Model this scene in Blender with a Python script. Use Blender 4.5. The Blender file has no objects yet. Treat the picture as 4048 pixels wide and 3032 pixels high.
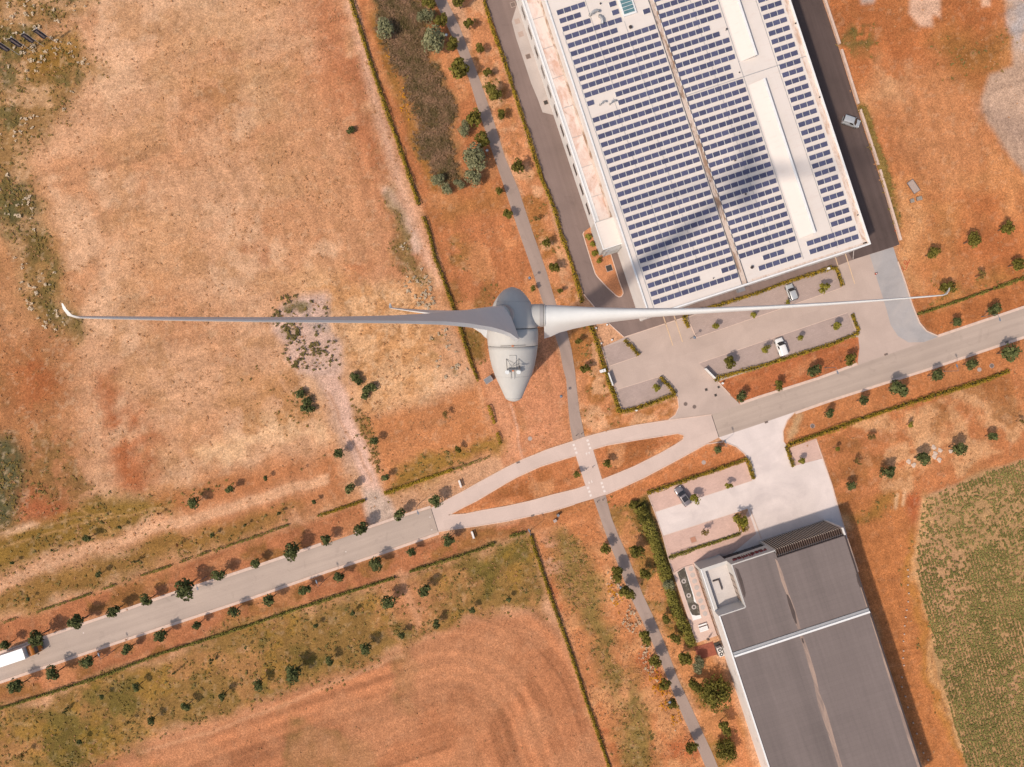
import bpy, bmesh, math, random
import numpy as np
from mathutils import Vector, Matrix
R = math.radians
S = 0.058            # metres of ground per photo pixel
CAMH = 160.0         # drone height above the ground
scene = bpy.context.scene
COL = scene.collection

# ------------------------------------------------------------------ camera, sky, sun
cam_d = bpy.data.cameras.new('camera')
cam_d.sensor_width = 36.0
cam_d.lens = 36.0 * CAMH / (4048 * S)
cam_d.clip_start = 1.0
cam_d.clip_end = 6000
cam = bpy.data.objects.new('camera', cam_d)
COL.objects.link(cam)
cam.location = (0, 0, CAMH)
scene.camera = cam

SUN_EL, SHADOW_AZ = R(52.5), R(38)
world = bpy.data.worlds.new('World')
scene.world = world
world.use_nodes = True
nt = world.node_tree
sky = nt.nodes.new('ShaderNodeTexSky')
sky.sky_type = 'NISHITA'
sky.sun_disc = False
sky.sun_elevation = SUN_EL
sky.sun_rotation = math.atan2(-math.cos(SHADOW_AZ), -math.sin(SHADOW_AZ))
sky.dust_density = 3.0
bg = nt.nodes['Background']
bg.inputs['Strength'].default_value = 0.15
nt.links.new(sky.outputs[0], bg.inputs['Color'])

sun_d = bpy.data.lights.new('sun', 'SUN')
sun_d.energy = 3.4
sun_d.angle = R(2.3)
sun_d.color = (1.0, 0.88, 0.77)
sun = bpy.data.objects.new('sun', sun_d)
COL.objects.link(sun)
ld = Vector((math.cos(SHADOW_AZ) * math.cos(SUN_EL), math.sin(SHADOW_AZ) * math.cos(SUN_EL), -math.sin(SUN_EL)))
sun.rotation_euler = ld.to_track_quat('-Z', 'Y').to_euler()
sun.location = (-60, -50, 140)

scene.view_settings.view_transform = 'Standard'
scene.view_settings.look = 'None'
scene.view_settings.gamma = 1
scene.view_settings.exposure = 0.0

# ------------------------------------------------------------------ colour: what a sunlit level surface shows -> its albedo
LIT = (1.41, 1.35, 1.36)
def lin(c):
    c = c / 255.0
    return c / 12.92 if c <= 0.04045 else ((c + 0.055) / 1.055) ** 2.4
def C(r, g, b):
    return tuple(min(0.92, lin(v) / l) for v, l in zip((r, g, b), LIT))

# ------------------------------------------------------------------ geometry helpers
def P(px, py, z=0.0):
    """survey point of the aerial photo, at height z, in metres"""
    k = S * (CAMH - z) / CAMH
    return Vector(((px - 2024) * k, (1516 - py) * k, z))
def PX(pts, z=0.0):
    return [tuple(P(x, y, z)[:2]) for x, y in pts]

class MB:
    def __init__(self):
        self.v, self.f = [], []
    def poly(self, pts):
        n = len(self.v)
        self.v += [tuple(p) for p in pts]
        self.f.append(tuple(range(n, n + len(pts))))
        return self
    def prism(self, xy, z0, z1):
        a = sum(xy[i][0] * xy[(i + 1) % len(xy)][1] - xy[(i + 1) % len(xy)][0] * xy[i][1] for i in range(len(xy)))
        if a < 0:
            xy = xy[::-1]
        n, k = len(self.v), len(xy)
        self.v += [(x, y, z0) for x, y in xy] + [(x, y, z1) for x, y in xy]
        self.f.append(tuple(range(n + k, n + 2 * k)))
        self.f.append(tuple(range(n + k - 1, n - 1, -1)))
        for i in range(k):
            j = (i + 1) % k
            self.f.append((n + i, n + j, n + k + j, n + k + i))
        return self
    def box(self, c, d, rot=0.0, M=None):
        hx, hy, hz = d[0] / 2, d[1] / 2, d[2] / 2
        n = len(self.v)
        cr, sr = math.cos(rot), math.sin(rot)
        for sz in (-1, 1):
            for sx, sy in ((-1, -1), (1, -1), (1, 1), (-1, 1)):
                x, y, z = sx * hx, sy * hy, sz * hz
                p = Vector((c[0] + x * cr - y * sr, c[1] + x * sr + y * cr, c[2] + z))
                if M is not None:
                    p = M @ p
                self.v.append(tuple(p))
        self.f += [(n, n + 3, n + 2, n + 1), (n + 4, n + 5, n + 6, n + 7), (n, n + 1, n + 5, n + 4),
                   (n + 1, n + 2, n + 6, n + 5), (n + 2, n + 3, n + 7, n + 6), (n + 3, n, n + 4, n + 7)]
        return self
    def ring(self, rings, cap0=True, cap1=True, closed=True):
        n, k = len(self.v), len(rings[0])
        for r in rings:
            self.v += [tuple(p) for p in r]
        for i in range(len(rings) - 1):
            for j in range(k if closed else k - 1):
                a, b = n + i * k + j, n + i * k + (j + 1) % k
                self.f.append((a, b, b + k, a + k))
        if cap0:
            self.f.append(tuple(range(n + k - 1, n - 1, -1)))
        if cap1:
            m = n + (len(rings) - 1) * k
            self.f.append(tuple(range(m, m + k)))
        return self
    def tube(self, pts, radii, n=8):
        pts = [Vector(p) for p in pts]
        if not hasattr(radii, '__len__'):
            radii = [radii] * len(pts)
        rings = []
        for i, p in enumerate(pts):
            d = (pts[min(i + 1, len(pts) - 1)] - pts[max(i - 1, 0)]).normalized()
            up = Vector((0, 0, 1)) if abs(d.z) < 0.9 else Vector((1, 0, 0))
            a = d.cross(up).normalized()
            b = d.cross(a).normalized()
            rings.append([p + (a * math.cos(t) + b * -math.sin(t)) * radii[i] for t in
                          [2 * math.pi * q / n for q in range(n)]])
        return self.ring(rings)
    def build(self, name, mat, parent=None, smooth=False, loc=None):
        me = bpy.data.meshes.new(name)
        me.from_pydata(self.v, [], self.f)
        me.validate()
        me.materials.append(mat)
        if smooth:
            for p in me.polygons:
                p.use_smooth = True
        me.update()
        o = bpy.data.objects.new(name, me)
        COL.objects.link(o)
        if parent is not None:
            o.parent = parent
        if loc is not None:
            o.location = loc
        return o

def tag(o, label=None, cat=None, group=None, kind=None):
    if label: o['label'] = label
    if cat: o['category'] = cat
    if group: o['group'] = group
    if kind: o['kind'] = kind
    return o
def thing(name, label, cat, loc=(0, 0, 0), rz=0.0, group=None):
    o = bpy.data.objects.new(name, None)
    o.empty_display_size = 0.5
    COL.objects.link(o)
    o.location = loc
    o.rotation_euler = (0, 0, rz)
    return tag(o, label, cat, group)
def copy_tree(src, loc, rz=None, scale=None):
    r = src.copy()
    COL.objects.link(r)
    r.location = loc
    if rz is not None: r.rotation_euler = (0, 0, rz)
    if scale is not None: r.scale = scale
    for ch in src.children:
        c = ch.copy()
        COL.objects.link(c)
        c.parent = r
        for g in ch.children:
            d = g.copy()
            COL.objects.link(d)
            d.parent = c
    return r
ORD = ['first', 'second', 'third', 'fourth', 'fifth', 'sixth', 'seventh', 'eighth', 'ninth', 'tenth', 'eleventh', 'twelfth',
       'thirteenth', 'fourteenth', 'fifteenth', 'sixteenth', 'seventeenth', 'eighteenth', 'nineteenth', 'twentieth']
TENS = {20: 'twenty', 30: 'thirty'}
def ordinal(i):          # i from 0
    if i < 20: return ORD[i]
    n = i + 1
    if n % 10 == 0: return {30: 'thirtieth', 40: 'fortieth'}[n]
    return TENS[n // 10 * 10] + '-' + ORD[n % 10 - 1]

def offset_line(pts, w):
    """closed strip polygon of half width w round a polyline"""
    L, Rr = [], []
    for i, p in enumerate(pts):
        a = Vector(pts[max(i - 1, 0)][:2]); b = Vector(pts[min(i + 1, len(pts) - 1)][:2])
        d = (b - a).normalized()
        n = Vector((-d.y, d.x))
        L.append((p[0] + n.x * w, p[1] + n.y * w)); Rr.append((p[0] - n.x * w, p[1] - n.y * w))
    return L + Rr[::-1]

# ------------------------------------------------------------------ materials
def new_mat(name):
    m = bpy.data.materials.new(name)
    m.use_nodes = True
    t = m.node_tree
    return m, t, t.nodes['Principled BSDF']
def N(t, kind, **kw):
    n = t.nodes.new(kind)
    for k, v in kw.items():
        if k in n.inputs: n.inputs[k].default_value = v
        else: setattr(n, k, v)
    return n
def coords(t, rot=0.0, sc=(1, 1, 1), kind='Object'):
    tc = N(t, 'ShaderNodeTexCoord')
    mp = N(t, 'ShaderNodeMapping')
    mp.inputs['Rotation'].default_value = (0, 0, -rot)
    mp.inputs['Scale'].default_value = sc
    if rot:
        # rotate first, then stretch
        m0 = N(t, 'ShaderNodeMapping'); m0.inputs['Rotation'].default_value = (0, 0, -rot)
        t.links.new(tc.outputs[kind], m0.inputs[0])
        mp.inputs['Rotation'].default_value = (0, 0, 0)
        t.links.new(m0.outputs[0], mp.inputs[0])
    else:
        t.links.new(tc.outputs[kind], mp.inputs[0])
    return mp.outputs[0]
def noise(t, vec, scale, detail=4.0, rough=0.55, dist=0.0):
    n = N(t, 'ShaderNodeTexNoise', Scale=scale, Detail=detail, Roughness=rough, Distortion=dist)
    t.links.new(vec, n.inputs['Vector'])
    return n.outputs['Fac']
def ramp(t, fac, a, b, lo=0.0, hi=1.0):
    n = N(t, 'ShaderNodeMapRange')
    n.inputs['From Min'].default_value = a; n.inputs['From Max'].default_value = b
    n.inputs['To Min'].default_value = lo; n.inputs['To Max'].default_value = hi
    n.clamp = True
    t.links.new(fac, n.inputs['Value'])
    return n.outputs[0]
def math_(t, op, a, b=None):
    n = N(t, 'ShaderNodeMath'); n.operation = op
    for i, v in enumerate((a, b)):
        if v is None: continue
        if hasattr(v, 'is_output'): t.links.new(v, n.inputs[i])
        else: n.inputs[i].default_value = v
    return n.outputs[0]
def mixc(t, fac, a, b, blend='MIX'):
    n = N(t, 'ShaderNodeMix'); n.data_type = 'RGBA'; n.blend_type = blend
    for i, v in ((0, fac), (6, a), (7, b)):
        if hasattr(v, 'is_output'): t.links.new(v, n.inputs[i])
        elif i == 0: n.inputs[0].default_value = v
        else: n.inputs[i].default_value = (*v[:3], 1)
    return n.outputs[2]
def scalec(t, col, fac):
    """colour times a value"""
    n = N(t, 'ShaderNodeVectorMath'); n.operation = 'SCALE'
    if hasattr(col, 'is_output'): t.links.new(col, n.inputs[0])
    else: n.inputs[0].default_value = col[:3]
    t.links.new(fac, n.inputs['Scale'])
    return n.outputs[0]
def bump(t, bsdf, h, strength=0.3, dist=0.05):
    n = N(t, 'ShaderNodeBump', Strength=strength, Distance=dist)
    t.links.new(h, n.inputs['Height'])
    t.links.new(n.outputs[0], bsdf.inputs['Normal'])
def plain(name, rgb, rough=0.7, var=0.12, sc=0.6, fine=0.08, fsc=9.0, metal=0.0, spec=0.35, rot=0.0, stretch=(1, 1, 1), bmp=0.0):
    m, t, b = new_mat(name)
    v = coords(t, rot, stretch)
    f = ramp(t, noise(t, v, sc, 5), 0.3, 0.7, 1 - var, 1 + var)
    g = ramp(t, noise(t, v, fsc, 3), 0.3, 0.7, 1 - fine, 1 + fine)
    f = math_(t, 'MULTIPLY', f, g)
    t.links.new(scalec(t, rgb, f), b.inputs['Base Color'])
    b.inputs['Roughness'].default_value = rough
    b.inputs['Metallic'].default_value = metal
    b.inputs['Specular IOR Level'].default_value = spec
    if bmp:
        bump(t, b, noise(t, v, fsc, 4), bmp, 0.03)
    return m
def leafy(name, c1, c2, sc=1.5, rough=0.85):
    m, t, b = new_mat(name)
    geo = N(t, 'ShaderNodeNewGeometry')
    oi = N(t, 'ShaderNodeObjectInfo')
    v = N(t, 'ShaderNodeTexNoise', Scale=sc, Detail=3.0)
    t.links.new(geo.outputs['Position'], v.inputs['Vector'])
    f = ramp(t, v.outputs['Fac'], 0.35, 0.65)
    ri = N(t, 'ShaderNodeMath'); ri.operation = 'MULTIPLY'; ri.inputs[1].default_value = 0.45
    t.links.new(geo.outputs['Random Per Island'], ri.inputs[0])
    f = math_(t, 'ADD', math_(t, 'MULTIPLY', f, 0.6), ri.outputs[0])
    c = mixc(t, f, c1, c2)
    k = ramp(t, oi.outputs['Random'], 0, 1, 0.85, 1.15)
    c = scalec(t, c, k)
    t.links.new(c, b.inputs['Base Color'])
    b.inputs['Roughness'].default_value = rough
    b.inputs['Specular IOR Level'].default_value = 0.15
    tr = N(t, 'ShaderNodeBsdfTranslucent')
    t.links.new(c, tr.inputs['Color'])
    mx = N(t, 'ShaderNodeMixShader'); mx.inputs[0].default_value = 0.22
    t.links.new(b.outputs[0], mx.inputs[1]); t.links.new(tr.outputs[0], mx.inputs[2])
    t.links.new(mx.outputs[0], t.nodes['Material Output'].inputs['Surface'])
    return m

BA = R(18.2)      # both buildings and the plots lie on this axis
# ------------------------------------------------------------------ surface materials
def mat_asphalt(name, rgb, rot, lane=0.10, var=0.10):
    m, t, b = new_mat(name)
    v = coords(t)
    vs = coords(t, rot, (0.03, 1.0, 1))
    lanes = ramp(t, noise(t, vs, 0.9, 3), 0.3, 0.7, 1 - lane, 1 + lane)
    big = ramp(t, noise(t, v, 0.12, 5), 0.3, 0.7, 1 - var, 1 + var)
    fine = ramp(t, noise(t, v, 7.0, 3), 0.25, 0.75, 0.88, 1.12)
    f = math_(t, 'MULTIPLY', math_(t, 'MULTIPLY', lanes, big), fine)
    track = ramp(t, noise(t, coords(t, rot, (0.015, 1.0, 1)), 0.45, 1), 0.4, 0.6, 0.965, 1.035)
    f = math_(t, 'MULTIPLY', f, track)
    vo = N(t, 'ShaderNodeTexVoronoi', Scale=0.16); vo.feature = 'DISTANCE_TO_EDGE'
    vw = N(t, 'ShaderNodeVectorMath'); vw.operation = 'ADD'
    nz = N(t, 'ShaderNodeTexNoise', Scale=0.6, Detail=4.0)
    t.links.new(v, nz.inputs['Vector']); t.links.new(v, vw.inputs[0]); t.links.new(nz.outputs['Color'], vw.inputs[1])
    t.links.new(vw.outputs[0], vo.inputs['Vector'])
    f = math_(t, 'MULTIPLY', f, ramp(t, vo.outputs['Distance'], 0.003, 0.010, 0.965, 1.0))
    patch = ramp(t, noise(t, v, 0.35, 2, dist=1.0), 0.62, 0.66, 1.0, 0.93)
    f = math_(t, 'MULTIPLY', f, patch)
    t.links.new(scalec(t, rgb, f), b.inputs['Base Color'])
    b.inputs['Roughness'].default_value = 0.85
    b.inputs['Specular IOR Level'].default_value = 0.25
    bump(t, b, noise(t, v, 14.0, 2), 0.25, 0.02)
    return m
def mat_concrete(name, rgb, rot, joint=5.0, dark=0.9, stain=0.12, tint=None):
    m, t, b = new_mat(name)
    v = coords(t)
    big = ramp(t, noise(t, v, 0.16, 6, 0.6, 0.6), 0.3, 0.7, 1 - stain, 1 + stain * 0.6)
    fine = ramp(t, noise(t, v, 5.0, 4), 0.25, 0.75, 0.93, 1.07)
    f = math_(t, 'MULTIPLY', big, fine)
    vb = coords(t, rot, (1, 1, 1))
    br = N(t, 'ShaderNodeTexBrick', Scale=1.0)
    br.offset = 0.0
    br.inputs['Brick Width'].default_value = joint
    br.inputs['Row Height'].default_value = joint
    br.inputs['Mortar Size'].default_value = 0.035
    br.inputs['Color1'].default_value = (1, 1, 1, 1); br.inputs['Color2'].default_value = (0.95, 0.95, 0.95, 1)
    br.inputs['Mortar'].default_value = (dark, dark, dark, 1)
    t.links.new(vb, br.inputs['Vector'])
    c = scalec(t, rgb, f)
    c = mixc(t, 1.0, c, br.outputs['Color'], 'MULTIPLY')
    if tint:
        k = ramp(t, noise(t, v, 0.09, 5, 0.6, 0.8), 0.5, 0.68, 0, 0.55)
        c = mixc(t, k, c, tint)
    t.links.new(c, b.inputs['Base Color'])
    b.inputs['Roughness'].default_value = 0.9
    b.inputs['Specular IOR Level'].default_value = 0.2
    return m
def mat_pavers(name, rgb, rot, dark=0.86):
    m, t, b = new_mat(name)
    v = coords(t)
    big = ramp(t, noise(t, v, 0.3, 6, 0.65), 0.3, 0.7, 0.9, 1.08)
    fine = ramp(t, noise(t, v, 4.0, 4), 0.25, 0.75, 0.92, 1.08)
    vb = coords(t, rot)
    br = N(t, 'ShaderNodeTexBrick', Scale=1.0)
    br.inputs['Brick Width'].default_value = 0.6
    br.inputs['Row Height'].default_value = 0.3
    br.inputs['Mortar Size'].default_value = 0.03
    br.inputs['Color1'].default_value = (1, 1, 1, 1); br.inputs['Color2'].default_value = (0.9, 0.9, 0.9, 1)
    br.inputs['Mortar'].default_value = (dark, dark, dark, 1)
    t.links.new(vb, br.inputs['Vector'])
    c = mixc(t, 1.0, scalec(t, rgb, math_(t, 'MULTIPLY', big, fine)), br.outputs['Color'], 'MULTIPLY')
    t.links.new(c, b.inputs['Base Color'])
    b.inputs['Roughness'].default_value = 0.9
    return m
def mat_roof_white():
    m, t, b = new_mat('white_roof_membrane')
    v = coords(t)
    big = ramp(t, noise(t, v, 0.10, 5, 0.6, 0.5), 0.3, 0.7, 0.95, 1.03)
    vs = coords(t, BA, (0.35, 1.6, 1))
    st = ramp(t, noise(t, vs, 1.1, 4), 0.55, 0.75, 0, 0.25)
    c = mixc(t, st, scalec(t, C(243, 226, 214), big), C(222, 190, 172))
    vb = coords(t, BA + R(90))
    br = N(t, 'ShaderNodeTexBrick', Scale=1.0); br.offset = 0.5
    br.inputs['Brick Width'].default_value = 12.0; br.inputs['Row Height'].default_value = 1.9
    br.inputs['Mortar Size'].default_value = 0.02
    br.inputs['Color1'].default_value = (1, 1, 1, 1); br.inputs['Color2'].default_value = (0.985, 0.985, 0.985, 1)
    br.inputs['Mortar'].default_value = (0.93, 0.93, 0.93, 1)
    t.links.new(vb, br.inputs['Vector'])
    c = mixc(t, 1.0, c, br.outputs['Color'], 'MULTIPLY')
    t.links.new(c, b.inputs['Base Color'])
    b.inputs['Roughness'].default_value = 0.75
    return m
def mat_stained(name, base, stain, sc, lo, hi, rot=0.0, stretch=(1, 1, 1), amt=0.8, dark=None):
    m, t, b = new_mat(name)
    v = coords(t, rot, stretch)
    k = ramp(t, noise(t, v, sc, 6, 0.65, 0.7), lo, hi, 0, amt)
    f = ramp(t, noise(t, coords(t), 3.5, 4), 0.3, 0.7, 0.94, 1.06)
    c = scalec(t, mixc(t, k, base, stain), f)
    if dark:
        k2 = ramp(t, noise(t, v, sc * 2.3, 5, 0.6, 1.0), hi - 0.02, hi + 0.1, 0, 0.85)
        c = mixc(t, k2, c, dark)
    t.links.new(c, b.inputs['Base Color'])
    b.inputs['Roughness'].default_value = 0.85
    return m
def mat_roof_grey():
    m, t, b = new_mat('grey_felt_roof')
    v = coords(t)
    vs = coords(t, BA, (0.9, 0.035, 1))
    st = ramp(t, noise(t, vs, 1.6, 4, 0.6), 0.3, 0.7, 0.93, 1.07)
    v2 = coords(t, BA, (0.16, 0.004, 1))
    st2 = ramp(t, noise(t, v2, 1.0, 2, 0.5), 0.44, 0.56, 0.89, 1.08)
    big = ramp(t, noise(t, v, 0.07, 5), 0.3, 0.7, 0.94, 1.06)
    fine = ramp(t, noise(t, v, 6, 3), 0.25, 0.75, 0.93, 1.07)
    f = math_(t, 'MULTIPLY', math_(t, 'MULTIPLY', st, st2), math_(t, 'MULTIPLY', big, fine))
    vb = coords(t, BA)
    br = N(t, 'ShaderNodeTexBrick', Scale=1.0); br.offset = 0.37
    br.inputs['Brick Width'].default_value = 9.0; br.inputs['Row Height'].default_value = 1.05
    br.inputs['Mortar Size'].default_value = 0.018
    br.inputs['Color1'].default_value = (1, 1, 1, 1); br.inputs['Color2'].default_value = (0.955, 0.955, 0.955, 1)
    br.inputs['Mortar'].default_value = (0.8, 0.8, 0.8, 1)
    t.links.new(vb, br.inputs['Vector'])
    c = scalec(t, C(127, 111, 105), f)
    c = mixc(t, 1.0, c, br.outputs['Color'], 'MULTIPLY')
    t.links.new(c, b.inputs['Base Color'])
    b.inputs['Roughness'].default_value = 0.9
    return m
def mat_solar():
    m, t, b = new_mat('blue_solar_cells')
    tc = N(t, 'ShaderNodeTexCoord')
    mp = N(t, 'ShaderNodeMapping'); mp.inputs['Scale'].default_value = (1, 1, 1)
    t.links.new(tc.outputs['Object'], mp.inputs[0])
    br = N(t, 'ShaderNodeTexBrick', Scale=1.0); br.offset = 0
    br.inputs['Brick Width'].default_value = 0.158; br.inputs['Row Height'].default_value = 0.158
    br.inputs['Mortar Size'].default_value = 0.006
    c1, c2 = C(80, 80, 108), C(90, 88, 116)
    br.inputs['Color1'].default_value = (*c1, 1); br.inputs['Color2'].default_value = (*c2, 1)
    br.inputs['Mortar'].default_value = (*C(135, 135, 150), 1)
    t.links.new(mp.outputs[0], br.inputs['Vector'])
    oi = N(t, 'ShaderNodeObjectInfo')
    k = ramp(t, oi.outputs['Random'], 0, 1, 0.82, 1.12)
    t.links.new(scalec(t, br.outputs['Color'], k), b.inputs['Base Color'])
    b.inputs['Roughness'].default_value = 0.22
    b.inputs['Specular IOR Level'].default_value = 0.4
    return m
def glass(name, rgb, rough=0.08):
    m, t, b = new_mat(name)
    v = coords(t)
    f = ramp(t, noise(t, v, 1.2, 2), 0.3, 0.7, 0.85, 1.15)
    t.links.new(scalec(t, rgb, f), b.inputs['Base Color'])
    b.inputs['Roughness'].default_value = rough
    b.inputs['Specular IOR Level'].default_value = 0.6
    return m

M = {}
RA = R(18.4)      # direction of the main road
M['road'] = mat_asphalt('pale_asphalt', C(194, 170, 154), RA, 0.07, 0.06)
M['cycle'] = mat_asphalt('cycle_asphalt', C(176, 150, 136), R(112), 0.04, 0.08)
M['yard'] = mat_asphalt('yard_asphalt', C(142, 119, 110), R(108), 0.07, 0.10)
M['lane'] = mat_asphalt('dark_asphalt', C(100, 82, 76), R(108), 0.12, 0.14)
M['couplet'] = mat_concrete('road_concrete', C(226, 197, 182), RA, 5.0, 0.93, 0.09)
M['kerb'] = plain('kerb_concrete', C(230, 196, 176), 0.85, 0.10, 1.2)
M['concrete'] = mat_concrete('yard_concrete', C(207, 180, 165), BA, 6.0, 0.95, 0.11)
M['white_concrete'] = mat_concrete('white_concrete', C(243, 222, 212), BA, 6.0, 0.95, 0.10, C(205, 186, 180))
M['blue_concrete'] = mat_concrete('fresh_concrete', C(184, 174, 170), BA, 40.0, 1.0, 0.16, C(205, 188, 178))
M['apron'] = mat_concrete('apron_concrete', C(204, 186, 176), BA, 30.0, 1.0, 0.14)
M['lot'] = mat_pavers('grey_pavers', C(192, 165, 153), BA)
M['pink_lot'] = mat_pavers('pink_pavers', C(228, 186, 168), BA, 0.9)
M['paint_white'] = plain('white_paint', C(242, 222, 210), 0.7, 0.12, 3.0)
M['paint_yellow'] = plain('yellow_paint', C(228, 190, 154), 0.7, 0.15, 3.0)
M['wall_white'] = plain('white_wall', C(238, 226, 218), 0.75, 0.05, 0.4, 0.03)
M['wall_grey'] = plain('grey_cladding', C(214, 204, 196), 0.6, 0.05, 0.5, 0.03)
M['cap'] = plain('white_cap_metal', C(250, 243, 238), 0.45, 0.04, 1.0, 0.03)
M['roof_white'] = mat_roof_white()
M['roof_annex'] = mat_stained('annex_roof_membrane', C(241, 217, 204), C(214, 164, 140), 0.3, 0.46, 0.64, BA, (1, 0.6, 1), 0.85, C(150, 108, 86))
M['gutter'] = mat_stained('dirty_valley_gutter', C(226, 200, 182), C(158, 120, 92), 0.8, 0.47, 0.60, BA, (1.0, 0.3, 1), 0.9, C(84, 64, 50))
M['edge_dirt'] = mat_stained('dirty_roof_edge', C(240, 216, 200), C(196, 150, 118), 0.8, 0.45, 0.65, BA, (1.2, 0.5, 1), 0.7, C(118, 96, 60))
M['roof_grey'] = mat_roof_grey()
M['silt'] = mat_stained('silted_valley', C(180, 150, 132), C(140, 118, 108), 0.5, 0.42, 0.6, BA, (1.5, 0.3, 1), 0.8)
M['dark_felt'] = plain('darker_felt', C(92, 76, 70), 0.7, 0.1, 0.6)
M['dark_metal'] = plain('dark_metal', C(88, 74, 70), 0.5, 0.1, 1.0, metal=0.3)
M['fin_brown'] = plain('brown_fins', C(104, 82, 72), 0.55, 0.1, 1.0)
M['fin_rail'] = plain('galvanised_rail', C(124, 118, 118), 0.4, 0.1, 2.0, metal=0.5)
M['solar'] = mat_solar()
M['alu'] = plain('aluminium', C(205, 198, 194), 0.4, 0.06, 2.0, metal=0.4)
M['glass_dark'] = glass('dark_glass', C(58, 54, 54))
M['glass_green'] = glass('greenish_glass', C(104, 138, 142), 0.12)
M['glass_amber'] = glass('tinted_glazing', C(150, 124, 106), 0.15)
M['turbine'] = plain('turbine_paint', C(203, 196, 189), 0.7, 0.05, 0.35, 0.03, 2.2, spec=0.2, stretch=(1, 0.35, 1))
M['turbine_grey'] = plain('turbine_grey_ring', C(178, 170, 166), 0.45, 0.04, 0.6, 0.02)
M['turbine_seam'] = plain('black_seam', C(70, 62, 60), 0.6)
M['blade'] = plain('white_blade_paint', C(234, 229, 224), 0.6, 0.04, 0.3, 0.02, 3.0, spec=0.25)
M['rust'] = plain('rusty_cover', C(196, 138, 112), 0.8, 0.12, 4.0)
M['fin_edge'] = plain('fin_front_edge', C(206, 184, 166), 0.6, 0.06, 1.0)
M['tower'] = plain('tower_concrete', C(206, 194, 184), 0.7, 0.06, 0.3, 0.03)
M['steel'] = plain('steel', C(150, 144, 142), 0.35, 0.1, 3.0, metal=0.6)
M['orange_light'] = plain('amber_lamp', C(226, 128, 72), 0.3, 0.05)
M['car_white'] = plain('white_car_paint', C(250, 242, 236), 0.25, 0.02, 1.0, 0.01, spec=0.5)
M['car_silver'] = plain('silver_car_paint', C(208, 206, 206), 0.28, 0.03, 1.0, 0.01, metal=0.25, spec=0.5)
M['car_grey'] = plain('grey_car_paint', C(150, 138, 138), 0.28, 0.04, 1.0, 0.02, metal=0.35, spec=0.5)
M['tyre'] = plain('tyre_rubber', C(52, 48, 46), 0.9)
M['rim'] = plain('wheel_rim', C(176, 172, 170), 0.35, 0.05, metal=0.6)
M['headlight'] = plain('lamp_glass', C(236, 232, 226), 0.15, 0.05)
M['taillight'] = plain('red_lamp_glass', C(176, 52, 44), 0.2, 0.05)
M['truck_white'] = plain('white_box_body', C(255, 253, 248), 0.5, 0.02, 1.0, 0.01)
M['truck_orange'] = plain('orange_cab_paint', C(206, 120, 34), 0.35, 0.08, 1.2, spec=0.5)
M['chassis'] = plain('black_chassis', C(60, 54, 52), 0.7)
M['flag'] = plain('navy_flag_cloth', C(62, 58, 70), 0.85, 0.12, 1.5)
M['flag_text'] = plain('pale_flag_print', C(176, 160, 158), 0.85, 0.15, 3.0)
M['pole_white'] = plain('white_pole', C(246, 240, 234), 0.4, 0.03)
M['lamp_grey'] = plain('grey_lamp_paint', C(128, 126, 128), 0.6, 0.06, metal=0.2)
M['lamp_blue'] = plain('blue_lamp_paint', C(128, 134, 146), 0.65, 0.06, metal=0.2)
M['lamp_pane'] = plain('lamp_diffuser', C(232, 230, 228), 0.3, 0.03)
M['red_letters'] = plain('red_letter_sides', C(176, 74, 72), 0.5, 0.08)
M['red_plastic'] = plain('red_plastic', C(206, 88, 62), 0.5, 0.08)
M['wood'] = plain('weathered_wood', C(180, 166, 152), 0.85, 0.15, 2.0)
M['box_white'] = plain('white_box_metal', C(245, 238, 232), 0.5, 0.04)
M['box_grey'] = plain('grey_box_metal', C(138, 134, 136), 0.5, 0.08)
M['iron'] = plain('cast_iron', C(128, 108, 98), 0.7, 0.15, 5.0)
M['iron_pale'] = plain('pale_cover', C(190, 164, 150), 0.7, 0.12, 5.0)
M['iron_dark'] = plain('dark_grate', C(72, 64, 58), 0.8, 0.15, 5.0)
M['bark'] = plain('bark', C(120, 92, 72), 0.9, 0.2, 4.0)
M['red_gravel'] = plain('red_gravel', C(164, 92, 70), 0.95, 0.15, 1.5, 0.2, 9.0)
M['pond'] = mat_stained('algae_water', C(88, 78, 66), C(132, 122, 108), 0.9, 0.5, 0.56, 0, (1, 1, 1), 0.85, C(66, 60, 50))
M['terrace'] = mat_concrete('terrace_tiles', C(226, 212, 204), BA, 1.2, 0.94, 0.05)
M['patio'] = mat_concrete('patio_slabs', C(232, 198, 182), BA, 1.3, 0.93, 0.08)
M['paver_round'] = plain('grey_round_paver', C(200, 184, 176), 0.9, 0.1, 1.2)
M['stone'] = plain('pale_stone', C(222, 192, 170), 0.9, 0.15, 2.0)
# foliage
M['leaf_dark'] = leafy('dark_leaves', C(58, 66, 32), C(134, 134, 82), 1.1)
M['leaf_olive'] = leafy('olive_leaves', C(80, 74, 26), C(150, 136, 64), 1.1)
M['leaf_grey'] = leafy('grey_willow_leaves', C(108, 108, 74), C(176, 168, 126), 1.2)
M['leaf_lime'] = leafy('lime_leaves', C(112, 106, 34), C(178, 162, 72), 1.6)
M['leaf_faded'] = leafy('faded_leaves', C(118, 96, 48), C(160, 132, 76), 1.6)
M['leaf_red'] = leafy('reddish_leaves', C(112, 70, 44), C(150, 96, 62), 1.6)
M['hedge'] = leafy('hedge_leaves', C(116, 104, 34), C(200, 160, 56), 0.9)
M['hedge_green'] = leafy('green_hedge_leaves', C(108, 104, 42), C(168, 152, 74), 0.8)
M['weed'] = leafy('weed_leaves', C(136, 112, 54), C(182, 148, 86), 0.4)
M['weed_dark'] = leafy('dark_weed_leaves', C(108, 98, 52), C(158, 136, 80), 0.5)
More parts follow.
